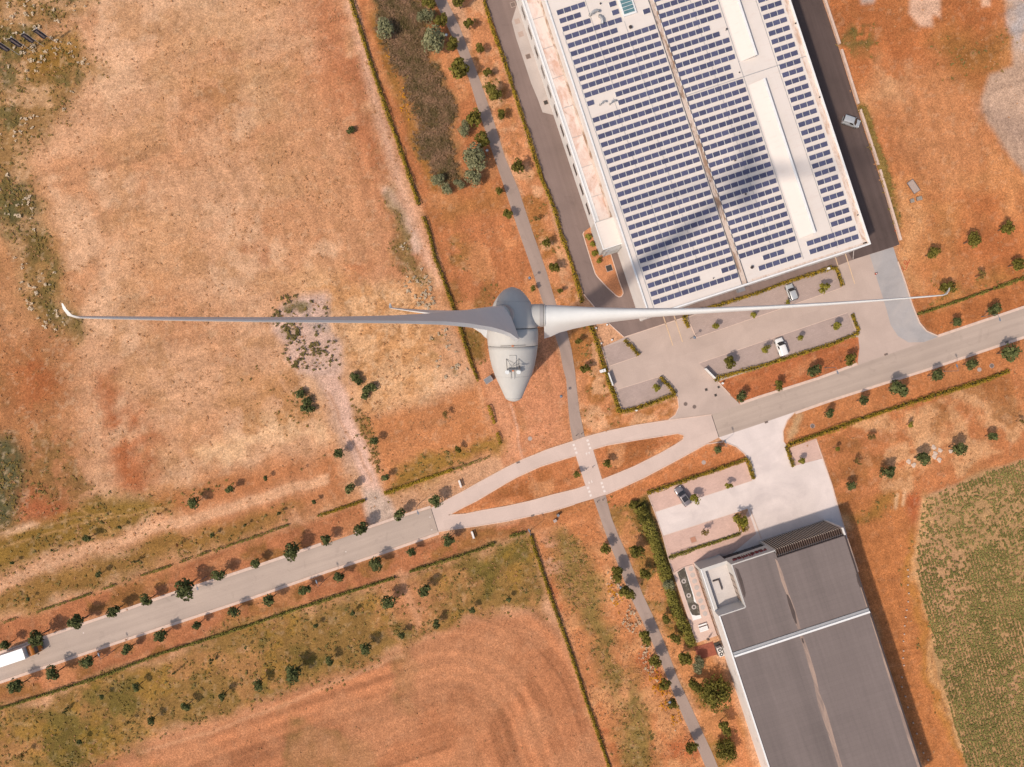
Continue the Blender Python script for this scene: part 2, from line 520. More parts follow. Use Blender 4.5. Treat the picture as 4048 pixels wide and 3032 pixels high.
M['straw'] = leafy('dry_straw', C(198, 138, 90), C(230, 172, 124), 0.4)
M['seedhead'] = leafy('pale_seedheads', C(206, 176, 140), C(240, 214, 184), 0.6)
M['flower'] = leafy('yellow_flowers', C(226, 142, 26), C(246, 176, 44), 0.6)
M['reed'] = leafy('dry_reeds', C(106, 96, 52), C(198, 152, 120), 0.3)
M['crop'] = leafy('crop_leaves', C(112, 108, 54), C(168, 152, 90), 0.15)
# ------------------------------------------------------------------ ground: one sheet, real soil and grass colours per vertex
def vnoise(X, Y, seed):
    xi = np.floor(X).astype(np.int64); yi = np.floor(Y).astype(np.int64)
    fx = X - xi; fy = Y - yi
    fx = fx * fx * (3 - 2 * fx); fy = fy * fy * (3 - 2 * fy)
    def h(a, b):
        n = (a * 374761393 + b * 668265263 + seed * 974634777) & 0xffffffff
        n = ((n ^ (n >> 13)) * 1274126177) & 0xffffffff
        return ((n ^ (n >> 16)) & 0xffff) / 65535.0
    return (h(xi, yi) * (1 - fx) + h(xi + 1, yi) * fx) * (1 - fy) + (h(xi, yi + 1) * (1 - fx) + h(xi + 1, yi + 1) * fx) * fy
def fbm(X, Y, size, seed, octv=4, gain=0.55):
    s, a, tot = 0.0, 1.0, 0.0
    for o in range(octv):
        s = s + a * vnoise(X / size * 2 ** o + 17.3 * o, Y / size * 2 ** o - 9.1 * o, seed + o)
        tot += a; a *= gain
    return s / tot
def sst(a, b, x):
    t = np.clip((x - a) / (b - a), 0, 1)
    return t * t * (3 - 2 * t)
STEP = 0.36
gx = np.concatenate([[-2500, -900, -400, -220], np.arange(-150, 150.01, STEP), [220, 400, 900, 2500]])
gy = np.concatenate([[-2500, -900, -400, -200], np.arange(-112, 112.01, STEP), [200, 400, 900, 2500]])
GX, GY = np.meshgrid(gx, gy)
W1 = fbm(GX, GY, 9.0, 11, 5) - 0.5
W2 = fbm(GX, GY, 9.0, 51, 5) - 0.5
WX, WY = GX + W1 * 9.0, GY + W2 * 9.0        # warped positions make ragged natural edges
WX2, WY2 = GX + W1 * 2.5, GY + W2 * 2.5
rgb = np.zeros(GX.shape + (3,))
rgb[:] = C(216, 160, 122)
tuft = np.full(GX.shape, 0.25)
green = np.zeros(GX.shape)

def sdist(pts, X, Y):
    """signed distance (inside negative) to a polygon, arrays"""
    d2 = np.full(X.shape, 1e12)
    ins = np.zeros(X.shape, bool)
    n = len(pts)
    for i in range(n):
        x0, y0 = pts[i]; x1, y1 = pts[(i + 1) % n]
        ex, ey = x1 - x0, y1 - y0
        L = ex * ex + ey * ey + 1e-9
        t = np.clip(((X - x0) * ex + (Y - y0) * ey) / L, 0, 1)
        d2 = np.minimum(d2, (X - x0 - t * ex) ** 2 + (Y - y0 - t * ey) ** 2)
        c = ((y0 > Y) != (y1 > Y)) & (X < (x1 - x0) * (Y - y0) / (y1 - y0 + 1e-12) + x0)
        ins ^= c
    d = np.sqrt(d2)
    return np.where(ins, -d, d)
def region(pts, pad):
    xs = [p[0] for p in pts]; ys = [p[1] for p in pts]
    j0, j1 = np.searchsorted(gx, min(xs) - pad), np.searchsorted(gx, max(xs) + pad)
    i0, i1 = np.searchsorted(gy, min(ys) - pad), np.searchsorted(gy, max(ys) + pad)
    return slice(max(i0, 0), max(i1, 0)), slice(max(j0, 0), max(j1, 0))
def paint(px, col, soft=1.5, alpha=1.0, warp=1, patch=None, tu=None, gr=None, line=0.0):
    """lay a patch of ground cover; patch = (size, low, high, seed) breaks it up"""
    pts = [tuple(P(x, y)[:2]) for x, y in px]
    sl = region(pts, 12)
    X, Y = ((GX, GY), (WX2, WY2), (WX, WY))[warp]
    if line:
        d = np.full(X[sl].shape, 1e12)
        for i in range(len(pts) - 1):
            x0, y0 = pts[i]; ex, ey = pts[i + 1][0] - x0, pts[i + 1][1] - y0
            t = np.clip(((X[sl] - x0) * ex + (Y[sl] - y0) * ey) / (ex * ex + ey * ey + 1e-9), 0, 1)
            d = np.minimum(d, np.hypot(X[sl] - x0 - t * ex, Y[sl] - y0 - t * ey))
        d = d - line
    else:
        d = sdist(pts, X[sl], Y[sl])
    m = 1 - sst(-soft, soft, d)
    if patch:
        m = m * sst(patch[1], patch[2], fbm(GX[sl], GY[sl], patch[0], patch[3], 4))
    m = m * alpha
    if col is not None:
        rgb[sl] = rgb[sl] * (1 - m[..., None]) + np.array(C(*col)) * m[..., None]
    if tu is not None: tuft[sl] = tuft[sl] * (1 - m) + tu * m
    if gr is not None: green[sl] = green[sl] * (1 - m) + gr * m
    return sl, m

# --- big fields
paint([(-600, -300), (1390, -300), (1700, 900), (1830, 1500), (1990, 1850), (700, 2260), (-600, 2700)], (215, 160, 121), 3, tu=0.45)
big = fbm(GX, GY, 26, 5, 4)
sl = np.s_[:, :]
for lo, hi, cc, sd, size in ((0.50, 0.66, (204, 142, 100), 5, 22), (0.55, 0.68, (226, 176, 138), 35, 15), (0.56, 0.7, (198, 144, 102), 77, 9)):
    m = sst(lo, hi, fbm(GX, GY, size, sd, 5)) * 0.75
    fieldm = 1 - sst(-1, 1, sdist([tuple(P(x, y)[:2]) for x, y in [(-600, -300), (1390, -300), (1700, 900), (1830, 1500), (1990, 1850), (700, 2260), (-600, 2700)]], WX, WY))
    m = (m * fieldm)[..., None]
    rgb = rgb * (1 - m) + np.array(C(*cc)) * m
# rust margins of the field
paint([(1150, -60), (1330, -60), (1400, 250), (1470, 480), (1560, 700), (1690, 980), (1770, 1180), (1720, 1260), (1600, 1100), (1440, 760), (1340, 500), (1240, 250)], (192, 120, 80), 5, 0.8, 2, patch=(9, 0.25, 0.5, 88), tu=0.4)
paint([(1330, 60), (1400, 250), (1480, 480), (1560, 700), (1500, 720), (1400, 480), (1330, 250)], (174, 100, 62), 3, 0.55, 2, patch=(6, 0.4, 0.55, 8))
paint([(1000, 850), (1250, 850), (1450, 1000), (1600, 1180), (1450, 1200), (1200, 1080), (1050, 1050), (900, 1000), (850, 900)], (190, 116, 76), 5, 0.7, 2, patch=(10, 0.4, 0.6, 3))
paint([(500, 850), (760, 820), (800, 1000), (700, 1150), (480, 1120)], (206, 146, 100), 6, 0.6, 2)
paint([(820, 0), (1000, 60), (1120, 300), (1180, 600), (1000, 500), (800, 250), (640, 300), (600, 120)], (206, 158, 116), 8, 0.5, 2, patch=(7, 0.4, 0.6, 14))
paint([(700, 280), (800, 250), (900, 300), (920, 380), (880, 450), (800, 400), (720, 400)], (176, 122, 76), 3, 0.6, 2, patch=(3, 0.42, 0.55, 21), tu=0.8)
# pale worn strip along the long hedge
paint([(1390, 20), (1440, 260), (1530, 560), (1610, 800), (1660, 950), (1730, 1120)], (222, 170, 140), 1.6, 0.9, 1, line=1.1)
paint([(1540, 760), (1590, 860), (1640, 980)], (228, 188, 164), 1.0, 0.8, 1, line=1.3)
paint([(1570, 740), (1600, 900), (1660, 1050), (1720, 1200), (1790, 1320), (1850, 1480), (1760, 1480), (1680, 1250), (1600, 1060), (1530, 860)], (134, 108, 64), 2.0, 0.9, 2, patch=(5, 0.42, 0.55, 31), tu=0.8, gr=0.7)
# upper left rough corner
paint([(-200, 700), (160, 700), (260, 1000), (300, 1300), (120, 1320), (-200, 1300)], (184, 126, 82), 4, 0.8, 2, tu=0.6)
ULG = [(-200, -60), (400, -60), (350, 40), (190, 100), (150, 150), (290, 130), (300, 220), (380, 260), (400, 300), (300, 350), (240, 480), (140, 540), (100, 640), (140, 760), (150, 860), (210, 960), (235, 1080), (240, 1180), (290, 1290), (240, 1350), (150, 1280), (60, 1100), (20, 900), (-200, 900)]
paint(ULG, (158, 118, 70), 3, 0.9, 2, tu=0.7, gr=0.6)
paint(ULG, (206, 158, 116), 3, 0.85, 2, patch=(6, 0.5, 0.62, 71))
paint(ULG, (104, 92, 52), 3, 0.85, 2, patch=(5, 0.56, 0.68, 72), gr=1.0)
paint([(120, 200), (290, 130), (300, 200), (250, 300), (80, 330)], (150, 108, 44), 3, 0.8, 2, gr=0.8)
paint([(0, 720), (130, 740), (120, 860), (40, 900), (0, 880)], (98, 92, 58), 4, 0.9, 2, patch=(4, 0.35, 0.5, 73), gr=1.0)
paint([(60, 880), (150, 900), (230, 1060), (230, 1200), (160, 1220), (90, 1050)], (112, 94, 52), 3, 0.8, 2, patch=(4, 0.38, 0.52, 75), gr=0.9)
paint([(250, 1200), (300, 1250), (290, 1320), (240, 1290)], (106, 92, 52), 2, 0.8, 2, gr=0.9)
# left edge rust streaks
paint([(-200, 1280), (200, 1330), (300, 1500), (330, 1700), (330, 1960), (200, 2080), (-200, 2150)], (172, 110, 66), 5, 0.85, 2, tu=0.6)
paint([(20, 1400), (190, 1420), (200, 1560), (120, 1640), (60, 1560)], (178, 98, 56), 5, 0.7, 2, patch=(8, 0.35, 0.55, 87))
paint([(370, 1480), (440, 1480), (520, 1580), (600, 1700), (640, 1740), (560, 1760), (600, 1880), (580, 1930), (470, 1930), (450, 1760), (400, 1600)], (178, 100, 58), 3.6, 0.9, 2, patch=(9, 0.28, 0.5, 86), tu=0.4)
paint([(250, 1500), (330, 1560), (380, 1700), (420, 1900), (380, 1960), (320, 1880), (270, 1700)], (206, 150, 112), 5, 0.7, 2)
paint([(-100, 1720), (40, 1712), (100, 1800), (95, 1900), (70, 2000), (60, 2080), (-100, 2100)], (88, 86, 56), 2.5, 0.95, 1, tu=0.9, gr=1.0)
paint([(100, 1700), (300, 1760), (420, 1960), (330, 2040), (160, 2020), (100, 1900)], (140, 102, 58), 5, 0.8, 2, patch=(4, 0.42, 0.56, 78), gr=0.5)
paint([(60, 1960), (220, 1960), (300, 2000), (240, 2050), (100, 2050)], (176, 92, 58), 3, 0.7, 2)
paint([(900, 1560), (1000, 1600), (1050, 1720), (950, 1760), (820, 1830), (700, 1800), (850, 1680)], (178, 124, 74), 5, 0.7, 2, patch=(4, 0.4, 0.55, 79))
paint([(800, 1760), (1000, 1680), (1150, 1620), (1300, 1700), (1280, 1760), (1100, 1740), (960, 1780), (840, 1850)], (236, 186, 142), 3, 0.85, 2, patch=(5, 0.35, 0.5, 80))
# greens and verges by the farm track
paint([(-200, 2120), (120, 2060), (380, 1960), (700, 1920), (900, 1900), (700, 2000), (560, 2060), (380, 2130), (160, 2210), (-200, 2300)], (144, 108, 46), 2.5, 0.95, 2, tu=0.5, gr=0.5)
paint([(600, 1930), (860, 1880), (1150, 1830), (1330, 1800), (1400, 1900), (1420, 1960), (1000, 2090), (640, 2200), (500, 2160), (800, 2060)], (190, 120, 76), 3, 0.9, 2, tu=0.3)
paint([(-200, 2380), (150, 2280), (400, 2200), (700, 2110), (1000, 2030), (1200, 1990), (1000, 2110), (640, 2240), (200, 2395), (-200, 2520)], (152, 110, 56), 2.5, 0.95, 2, tu=0.5, gr=0.45)
paint([(-300, 2430), (0, 2310), (158, 2242), (407, 2147), (634, 2084), (820, 2030), (1000, 1980), (1136, 1935), (1250, 1910)], (214, 152, 112), 2.0, 0.95, 1, line=1.5)
for o in (-9, 10):
    paint([(-300, 2430 + o), (0, 2314 + o), (158, 2244 + o), (407, 2148 + o), (634, 2085 + o), (820, 2031 + o), (1000, 1978 + o), (1136, 1936 + o), (1290, 1895 + o)], (228, 172, 132), 0.6, 0.9, 1, line=0.55)
for tr in ([(0, 2156), (120, 2130), (385, 2057), (680, 1993)], [(0, 2110), (77, 2100), (240, 2062), (450, 2030)], [(385, 2057), (400, 2080), (450, 2100)], [(395, 2035), (420, 2075), (440, 2096)], [(300, 2010), (340, 2040), (390, 2070)]):
    paint(tr, (200, 150, 98), 0.35, 0.75, 1, line=0.2)
paint([(0, 2100), (60, 2080), (110, 2060), (146, 2068), (100, 2090), (50, 2105)], (228, 178, 140), 0.8, 0.9, 1)
# mown road verges
VERN = [(-200, 2530), (200, 2404), (640, 2252), (1000, 2130), (1444, 1980), (1470, 2060), (1272, 2150), (1000, 2245), (480, 2415), (-200, 2640)]
VERS = [(-200, 2752), (290, 2598), (720, 2455), (1000, 2362), (1299, 2256), (1733, 2110), (2000, 2068), (2394, 1960), (2400, 2040), (2090, 2105), (1900, 2160), (1560, 2280), (1000, 2462), (640, 2580), (-200, 2850)]
for v in (VERN, VERS):
    paint(v, (182, 113, 74), 1.2, 0.95, 1, tu=0.25)
    paint(v, (144, 100, 52), 2, 0.75, 2, patch=(8, 0.48, 0.6, 90))
    paint(v, (204, 136, 92), 2, 0.6, 2, patch=(6, 0.52, 0.66, 91))
for e in ([(-100, 2636), (181, 2526), (480, 2424), (1000, 2252), (1272, 2158), (1500, 2078)], [(-100, 2738), (167, 2640), (507, 2525), (1000, 2364), (1299, 2258), (1733, 2108)]):
    paint(e, (222, 150, 104), 0.5, 0.8, 1, line=0.5)
# yellow-green meadow south of the low hedge
MEA = [(-200, 2880), (0, 2812), (640, 2592), (1000, 2478), (1560, 2290), (1900, 2182), (2090, 2116), (2112, 2180), (2150, 2330), (2120, 2420), (1850, 2450), (1700, 2520), (1500, 2612), (1200, 2705), (900, 2832), (600, 2925), (300, 3045), (-200, 3200)]
paint(MEA, (150, 112, 60), 2, 0.97, 2, tu=0.4, gr=0.55)
paint(MEA, (186, 130, 82), 2, 0.75, 2, patch=(7, 0.5, 0.64, 95))
paint(MEA, (112, 96, 44), 2, 0.8, 2, patch=(8, 0.54, 0.68, 96), gr=1.0)
paint(MEA, (164, 122, 52), 2, 0.5, 2, patch=(5, 0.54, 0.66, 97))
paint([(1480, 2300), (1640, 2260), (1760, 2400), (1680, 2500), (1560, 2420)], (206, 136, 96), 3, 0.7, 2, tu=0.3)
paint([(1590, 2260), (1610, 2340), (1660, 2460)], (222, 160, 120), 0.8, 0.6, 1, line=0.8)
# stubble field with its drill lines, turning round at the headland
sl, m = paint([(300, 3045), (600, 2925), (900, 2832), (1200, 2705), (1500, 2612), (1700, 2520), (1860, 2448), (2130, 2425), (2190, 2480), (2260, 2600), (2420, 3050), (2480, 3300), (-200, 3300)], (188, 121, 82), 2.5, 0.97, 1, tu=0.12)
X_, Y_ = GX[sl], GY[sl]
cxp, cyp = P(1750, 2950)[:2]
ang = R(18)
u = (X_ - cxp) * math.cos(ang) + (Y_ - cyp) * math.sin(ang)
v = -(X_ - cxp) * math.sin(ang) + (Y_ - cyp) * math.cos(ang)
ru = np.maximum(u - 2, 0)
dist = np.where(u > 2, np.sqrt(ru ** 2 + np.maximum(v, 0) ** 2), v)
stripe = fbm(dist * 1.0 + 500, u * 0.015 + W1[sl] * 0.3, 1.5, 61, 2)
stripe2 = fbm(dist * 1.0 + 900, u * 0.012, 4.0, 63, 3)
k = 0.70 + 0.38 * sst(0.25, 0.75, stripe) + 0.26 * sst(0.25, 0.75, stripe2)
combw = np.ones(GX.shape); combw[sl] = 1 - m
rgb[sl] *= (1 - m[..., None]) + m[..., None] * k[..., None]
gm = m * sst(0.52, 0.66, fbm(X_, Y_, 12, 64, 4)) * sst(2, 14, -(X_ - P(1500, 0)[0]) + 20) * 0.65
rgb[sl] = rgb[sl] * (1 - gm[..., None]) + np.array(C(136, 106, 62)) * gm[..., None]
pm = m * sst(0.5, 0.64, fbm(X_, Y_, 16, 65, 4)) * 0.6
rgb[sl] = rgb[sl] * (1 - pm[..., None]) + np.array(C(204, 140, 100)) * pm[..., None]
paint([(560, 2980), (850, 2890), (1180, 2760), (1320, 2690), (1580, 2600)], (226, 166, 124), 0.7, 0.6, 1, line=0.35)
# meadow between the hedge and the cycle path, lower right of the field
MR = [(2100, 2110), (2350, 2060), (2420, 2180), (2500, 2380), (2640, 2700), (2800, 3050), (2850, 3250), (2480, 3250), (2400, 3000), (2320, 2760), (2230, 2480), (2150, 2250)]
paint(MR, (206, 132, 84), 1.5, 0.95, 1, tu=0.25)
paint(MR, (222, 160, 110), 1.5, 0.6, 2, patch=(6, 0.5, 0.64, 101))
paint(MR, (184, 102, 62), 1.5, 0.75, 2, patch=(8, 0.52, 0.66, 102))
paint([(2190, 2110), (2290, 2110), (2340, 2240), (2400, 2400), (2470, 2600), (2540, 2820), (2600, 3050), (2640, 3250), (2480, 3250), (2440, 3000), (2420, 2760), (2340, 2540), (2260, 2360), (2200, 2240)], (140, 115, 62), 3, 0.9, 2, patch=(9, 0.2, 0.4, 103), tu=0.4, gr=0.9)
paint([(2150, 2120), (2230, 2180), (2260, 2330), (2190, 2330), (2140, 2230)], (204, 150, 118), 2, 0.7, 2, patch=(3, 0.42, 0.55, 104))
# strip between cycle path and the south building
SR = [(2400, 1990), (2560, 1960), (2600, 2080), (2660, 2260), (2740, 2500), (2790, 2560), (2860, 2640), (3000, 3060), (3060, 3250), (2850, 3250), (2740, 2806), (2588, 2449), (2498, 2245), (2444, 2116)]
paint(SR, (208, 138, 88), 1.2, 0.95, 1, tu=0.35)
paint(SR, (152, 112, 56), 1.5, 0.75, 2, patch=(6, 0.5, 0.62, 106), gr=0.6)
paint([(2500, 1985), (2555, 1965), (2600, 2080), (2655, 2260), (2745, 2540), (2700, 2540), (2600, 2250), (2530, 2080)], (96, 88, 40), 1.2, 0.95, 1, tu=0.8, gr=0.9)
paint([(2840, 2640), (2880, 2740), (2960, 2960), (3010, 3100), (2930, 3100), (2880, 2860)], (206, 132, 88), 1.5, 0.9, 1, tu=0.2)
# centre: between the long hedge and the cycle path
CE = [(1390, -100), (1700, -100), (1860, 300), (2000, 740), (2150, 1200), (2240, 1500), (2262, 1730), (2068, 1812), (1995, 1840), (1960, 1720), (1890, 1510), (1830, 1330), (1760, 1110), (1650, 760), (1560, 520), (1440, 160)]
paint(CE, (192, 119, 75), 0.8, 0.97, 1, tu=0.35)
paint(CE, (212, 142, 94), 1.5, 0.75, 2, patch=(7, 0.48, 0.62, 110))
paint([(1760, 900), (1850, 960), (1900, 1100), (1960, 1180), (1900, 1260), (1800, 1180), (1740, 1020)], (146, 104, 54), 3, 0.75, 2, patch=(5, 0.36, 0.55, 111), gr=0.5)
paint([(1700, 770), (1990, 740), (2010, 840), (1900, 830), (1780, 880), (1700, 860)], (166, 112, 60), 3, 0.6, 2)
paint([(1830, 1300), (1920, 1290), (1930, 1420), (1880, 1440)], (128, 100, 48), 1.5, 0.85, 1, gr=0.6)
paint([(1880, 1430), (1960, 1400), (2000, 1600), (2070, 1810), (1996, 1836), (1960, 1700)], (220, 152, 112), 1.2, 0.9, 1, tu=0.2)
paint([(2010, 1600), (2068, 1812)], (232, 184, 156), 0.3, 0.8, 1, line=0.25)
paint([(2020, 1640), (2090, 1660), (2090, 1740), (2040, 1720)], (166, 118, 58), 2, 0.7, 2)
REED = [(1480, -60), (1655, -60), (1672, 150), (1765, 330), (1805, 450), (1835, 600), (1830, 690), (1730, 730), (1690, 640), (1600, 420), (1530, 220), (1480, 90)]
paint(REED, (136, 106, 68), 1.8, 0.95, 2, tu=0.3, gr=0.3)
paint(REED, (128, 106, 66), 1.5, 0.6, 2, patch=(6, 0.48, 0.6, 112))
paint([(1470, 60), (1520, 220), (1600, 440), (1680, 650), (1710, 730)], (150, 104, 44), 1.2, 0.7, 1, line=1.0)
# strip between path and the yard hedge
ST = [(1790, -100), (1915, -100), (1990, 240), (2110, 620), (2290, 1150), (2400, 1500), (2460, 1640), (2670, 1580), (2684, 1610), (2640, 1660), (2400, 1705), (2312, 1724), (2285, 1560), (2200, 1200), (2060, 760), (1900, 320)]
paint(ST, (212, 140, 94), 0.6, 0.97, 1, tu=0.4)
paint(ST, (166, 108, 56), 1, 0.8, 2, patch=(5, 0.46, 0.6, 115), gr=0.3)
paint(ST, (232, 174, 130), 1, 0.7, 2, patch=(4, 0.54, 0.66, 116))
paint([(1960, 1380), (2190, 1330), (2240, 1500), (2260, 1728), (2068, 1810), (2010, 1640)], (213, 143, 104), 3, 0.85, 2)
# traffic islands
for isl in ([(1774, 2034), (1883, 1980), (2000, 1910), (2136, 1844), (2276, 1801), (2315, 1921), (2181, 1957), (2000, 2002), (1779, 2041)], [(2344, 1776), (2512, 1740), (2679, 1713), (2704, 1722), (2670, 1758), (2507, 1844), (2380, 1896)]):
    paint(isl, (202, 126, 80), 0.5, 1, 0, tu=0.3)
    paint(isl, (168, 102, 58), 1, 0.75, 2, patch=(6, 0.46, 0.6, 118))
    paint(isl, (220, 152, 104), 1, 0.7, 2, patch=(4, 0.54, 0.66, 119))
# mound with rubble, dirt road
paint([(1180, 1120), (1350, 1080), (1700, 1120), (1760, 1260), (1720, 1500), (1600, 1620), (1420, 1640), (1390, 1500), (1340, 1250)], (229, 174, 126), 4, 0.85, 2, tu=0.9)
paint([(1180, 1120), (1350, 1080), (1700, 1120), (1760, 1260), (1720, 1500), (1600, 1620), (1420, 1640), (1390, 1500), (1340, 1250)], (204, 142, 90), 4, 0.7, 2, patch=(3, 0.46, 0.6, 121))
paint([(1000, 1480), (1180, 1460), (1260, 1640), (1300, 1780), (1150, 1760), (1000, 1640)], (192, 134, 84), 4, 0.8, 2, patch=(5, 0.4, 0.55, 122), gr=0.4)
paint([(1420, 1640), (1560, 1640), (1760, 1560), (1880, 1520), (1960, 1720), (1980, 1790), (1800, 1850), (1520, 1945), (1480, 1780), (1430, 1700)], (198, 126, 78), 2, 0.9, 1, tu=0.4)
paint([(1520, 1940), (1560, 1850), (1800, 1780), (1970, 1740), (1985, 1790), (1800, 1852)], (148, 112, 48), 2, 0.85, 2, gr=0.7)
paint([(1400, 1600), (1480, 1660), (1490, 1780), (1440, 1700)], (150, 112, 62), 2, 0.8, 2, gr=0.7)
GR = [(1104, 1200), (1200, 1160), (1290, 1150), (1300, 1320), (1350, 1380), (1345, 1460), (1330, 1500), (1240, 1500), (1180, 1480), (1120, 1420), (1130, 1370), (1072, 1315), (1072, 1265)]
paint(GR, (214, 174, 154), 1.2, 0.95, 1, tu=0.4, gr=0.15)
paint(GR, (174, 146, 132), 1, 0.7, 2, patch=(4, 0.5, 0.6, 125))
paint([(1215, 1275), (1300, 1265), (1300, 1300), (1255, 1315)], (178, 152, 138), 0.8, 0.9, 1)
paint([(1060, 1190), (1130, 1160), (1230, 1160), (1290, 1210), (1280, 1250), (1180, 1240), (1100, 1230)], (110, 98, 56), 1.6, 0.85, 2, patch=(3, 0.42, 0.55, 126), gr=1.0)
paint([(1075, 1260), (1180, 1260), (1200, 1330), (1150, 1350), (1090, 1320)], (126, 108, 64), 1.6, 0.8, 2, patch=(2.2, 0.46, 0.58, 127), gr=0.9)
paint([(1254, 1500), (1330, 1490), (1389, 1600), (1421, 1699), (1457, 1781), (1484, 1862), (1512, 1944), (1555, 2010), (1560, 2056), (1462, 2074), (1457, 2030), (1435, 1898), (1398, 1808), (1362, 1726), (1317, 1618)], (232, 184, 160), 0.9, 1.0, 1, tu=0.05)
paint([(1262, 1530), (1330, 1640), (1380, 1760), (1420, 1860)], (196, 156, 132), 1.6, 0.7, 2, line=1.4)
paint([(1300, 1560), (1360, 1680), (1430, 1800), (1470, 1900)], (196, 140, 104), 0.4, 0.6, 1, line=0.3)
paint([(1440, 1930), (1500, 1930), (1558, 2010), (1556, 2054), (1462, 2072), (1456, 2020)], (200, 172, 152), 1.2, 0.85, 1, tu=0.1)
# south of the couplet, corner by the lot
paint([(2380, 1965), (2453, 1932), (2543, 1893), (2679, 1821), (2792, 1757), (2860, 1747), (2910, 1767), (2942, 1794), (2955, 1812), (2560, 1945), (2500, 1985), (2410, 2010)], (206, 128, 80), 0.6, 1, 0, tu=0.3)
paint([(2440, 1950), (2700, 1850), (2940, 1780), (2950, 1808), (2600, 1930)], (172, 106, 60), 2, 0.6, 2, patch=(6, 0.44, 0.6, 130))
paint([(2090, 2085), (2380, 1975), (2400, 2130), (2300, 2120), (2180, 2100)], (206, 130, 82), 2, 0.8, 2)
# grass triangles by the north car park
paint([(2838, 1508), (3000, 1456), (3379, 1330), (3396, 1333), (3400, 1375), (3394, 1432), (3237, 1502), (3000, 1577), (2919, 1596), (2885, 1560)], (190, 112, 70), 0.4, 1, 0, tu=0.25)
paint([(2838, 1512), (3000, 1470), (3379, 1350), (3380, 1400), (3000, 1540)], (208, 136, 90), 1, 0.6, 2, patch=(6, 0.46, 0.6, 131))
# east fields
NE = [(3240, -100), (4300, -100), (4300, 1230), (3711, 1328), (3650, 1290), (3600, 1190), (3552, 960), (3490, 740), (3390, 425)]
paint(NE, (198, 120, 72), 0.8, 1, 0, tu=0.35)
paint(NE, (214, 144, 92), 2, 0.85, 2, patch=(20, 0.44, 0.6, 133))
paint(NE, (184, 108, 64), 2, 0.55, 2, patch=(14, 0.5, 0.64, 134))
paint([(3480, 300), (3700, 260), (3860, 420), (3880, 640), (3760, 760), (3560, 640), (3440, 420)], (208, 140, 94), 7, 0.8, 2)
paint([(3300, -60), (3900, -60), (3900, 100), (3700, 140), (3500, 120), (3340, 160)], (172, 104, 60), 6, 0.6, 2)
paint([(3450, 250), (3600, 260), (3560, 400), (3440, 400)], (226, 172, 126), 4, 0.6, 2, patch=(4, 0.4, 0.56, 135))
paint([(3800, 120), (4000, 150), (3990, 280), (3900, 320), (3760, 300), (3700, 180)], (156, 106, 56), 4, 0.8, 2, gr=0.3)
paint([(3680, 850), (3780, 830), (3760, 1000), (3650, 1000)], (204, 148, 92), 4, 0.5, 2)
paint([(3560, 780), (3640, 900), (3620, 1180), (3590, 1180), (3555, 960)], (214, 154, 104), 2.5, 0.8, 2, tu=0.5)
paint([(3600, 1180), (3680, 1060), (3800, 1150), (3960, 1090), (4060, 1050), (4060, 1100), (3760, 1200), (3630, 1245)], (170, 118, 62), 2.5, 0.75, 2, patch=(5, 0.36, 0.52, 136), gr=0.5)
paint([(3640, 1280), (3711, 1326), (3900, 1262), (4100, 1196), (4100, 1110), (3760, 1220), (3630, 1252)], (184, 112, 66), 0.8, 0.95, 1, tu=0.25)
paint([(3395, 400), (3430, 430), (3464, 545), (3502, 640), (3525, 740), (3560, 900), (3535, 890), (3493, 739), (3455, 592), (3415, 470)], (124, 110, 50), 1.2, 0.95, 1, tu=0.7, gr=0.9)
paint([(3330, 150), (3420, 110), (3420, 240), (3350, 240)], (100, 96, 50), 2, 0.9, 2, patch=(4, 0.36, 0.5, 137), gr=1.0)
paint([(3930, -60), (3971, 0), (4000, 142), (4010, 256), (3915, 300), (3888, 393), (3900, 474), (3943, 559), (3995, 635), (4048, 692), (4250, 780), (4250, -60)], (204, 166, 140), 0.9, 0.97, 1, tu=0.1)
paint([(3980, 0), (4250, 0), (4250, 200), (4010, 170)], (184, 172, 168), 2, 0.8, 2, patch=(4, 0.38, 0.5, 138))
paint([(3900, 430), (3980, 420), (4100, 560), (4060, 640), (3960, 560)], (172, 140, 122), 4, 0.6, 2)
paint([(3605, -40), (3728, -40), (3728, 80), (3700, 70), (3690, 110), (3640, 108), (3598, 50)], (230, 182, 152), 0.7, 0.95, 1, tu=0.05)
paint([(3395, -30), (3470, -30), (3460, 8), (3410, 10)], (202, 176, 160), 0.8, 0.9, 1)
paint([(3875, -20), (3915, -20), (3915, 18), (3880, 20)], (226, 178, 146), 0.7, 0.9, 1)
# south-east: verge, rough strip, mown strip, crop soil
SE_ = [(3099, 1746), (3097, 1704), (3142, 1630), (3284, 1582), (3512, 1508), (4048, 1330), (4300, 1250), (4300, 1760), (4048, 1815), (3677, 1952), (3640, 1980), (3630, 2312), (3820, 3050), (3660, 3200), (3341, 2111), (3256, 1810), (3225, 1730), (3120, 1765)]
paint(SE_, (200, 126, 80), 0.6, 1, 0, tu=0.4)
paint(SE_, (224, 166, 118), 1, 0.8, 2, patch=(8, 0.5, 0.64, 141))
paint(SE_, (168, 108, 62), 1, 0.7, 2, patch=(7, 0.54, 0.68, 142))
paint([(3100, 1740), (3099, 1700), (3145, 1640), (3512, 1510), (4060, 1330), (4060, 1440), (3700, 1560), (3420, 1650), (3120, 1756)], (200, 126, 78), 0.8, 0.9, 1, tu=0.2)
paint([(3105, 1690), (3150, 1650), (3180, 1650), (3140, 1740), (3108, 1745)], (206, 164, 120), 1, 0.85, 2)
paint([(3400, 1790), (3560, 1720), (3700, 1720), (3760, 1780), (3620, 1850), (3480, 1850)], (230, 172, 124), 3, 0.75, 2, patch=(4, 0.4, 0.54, 143))
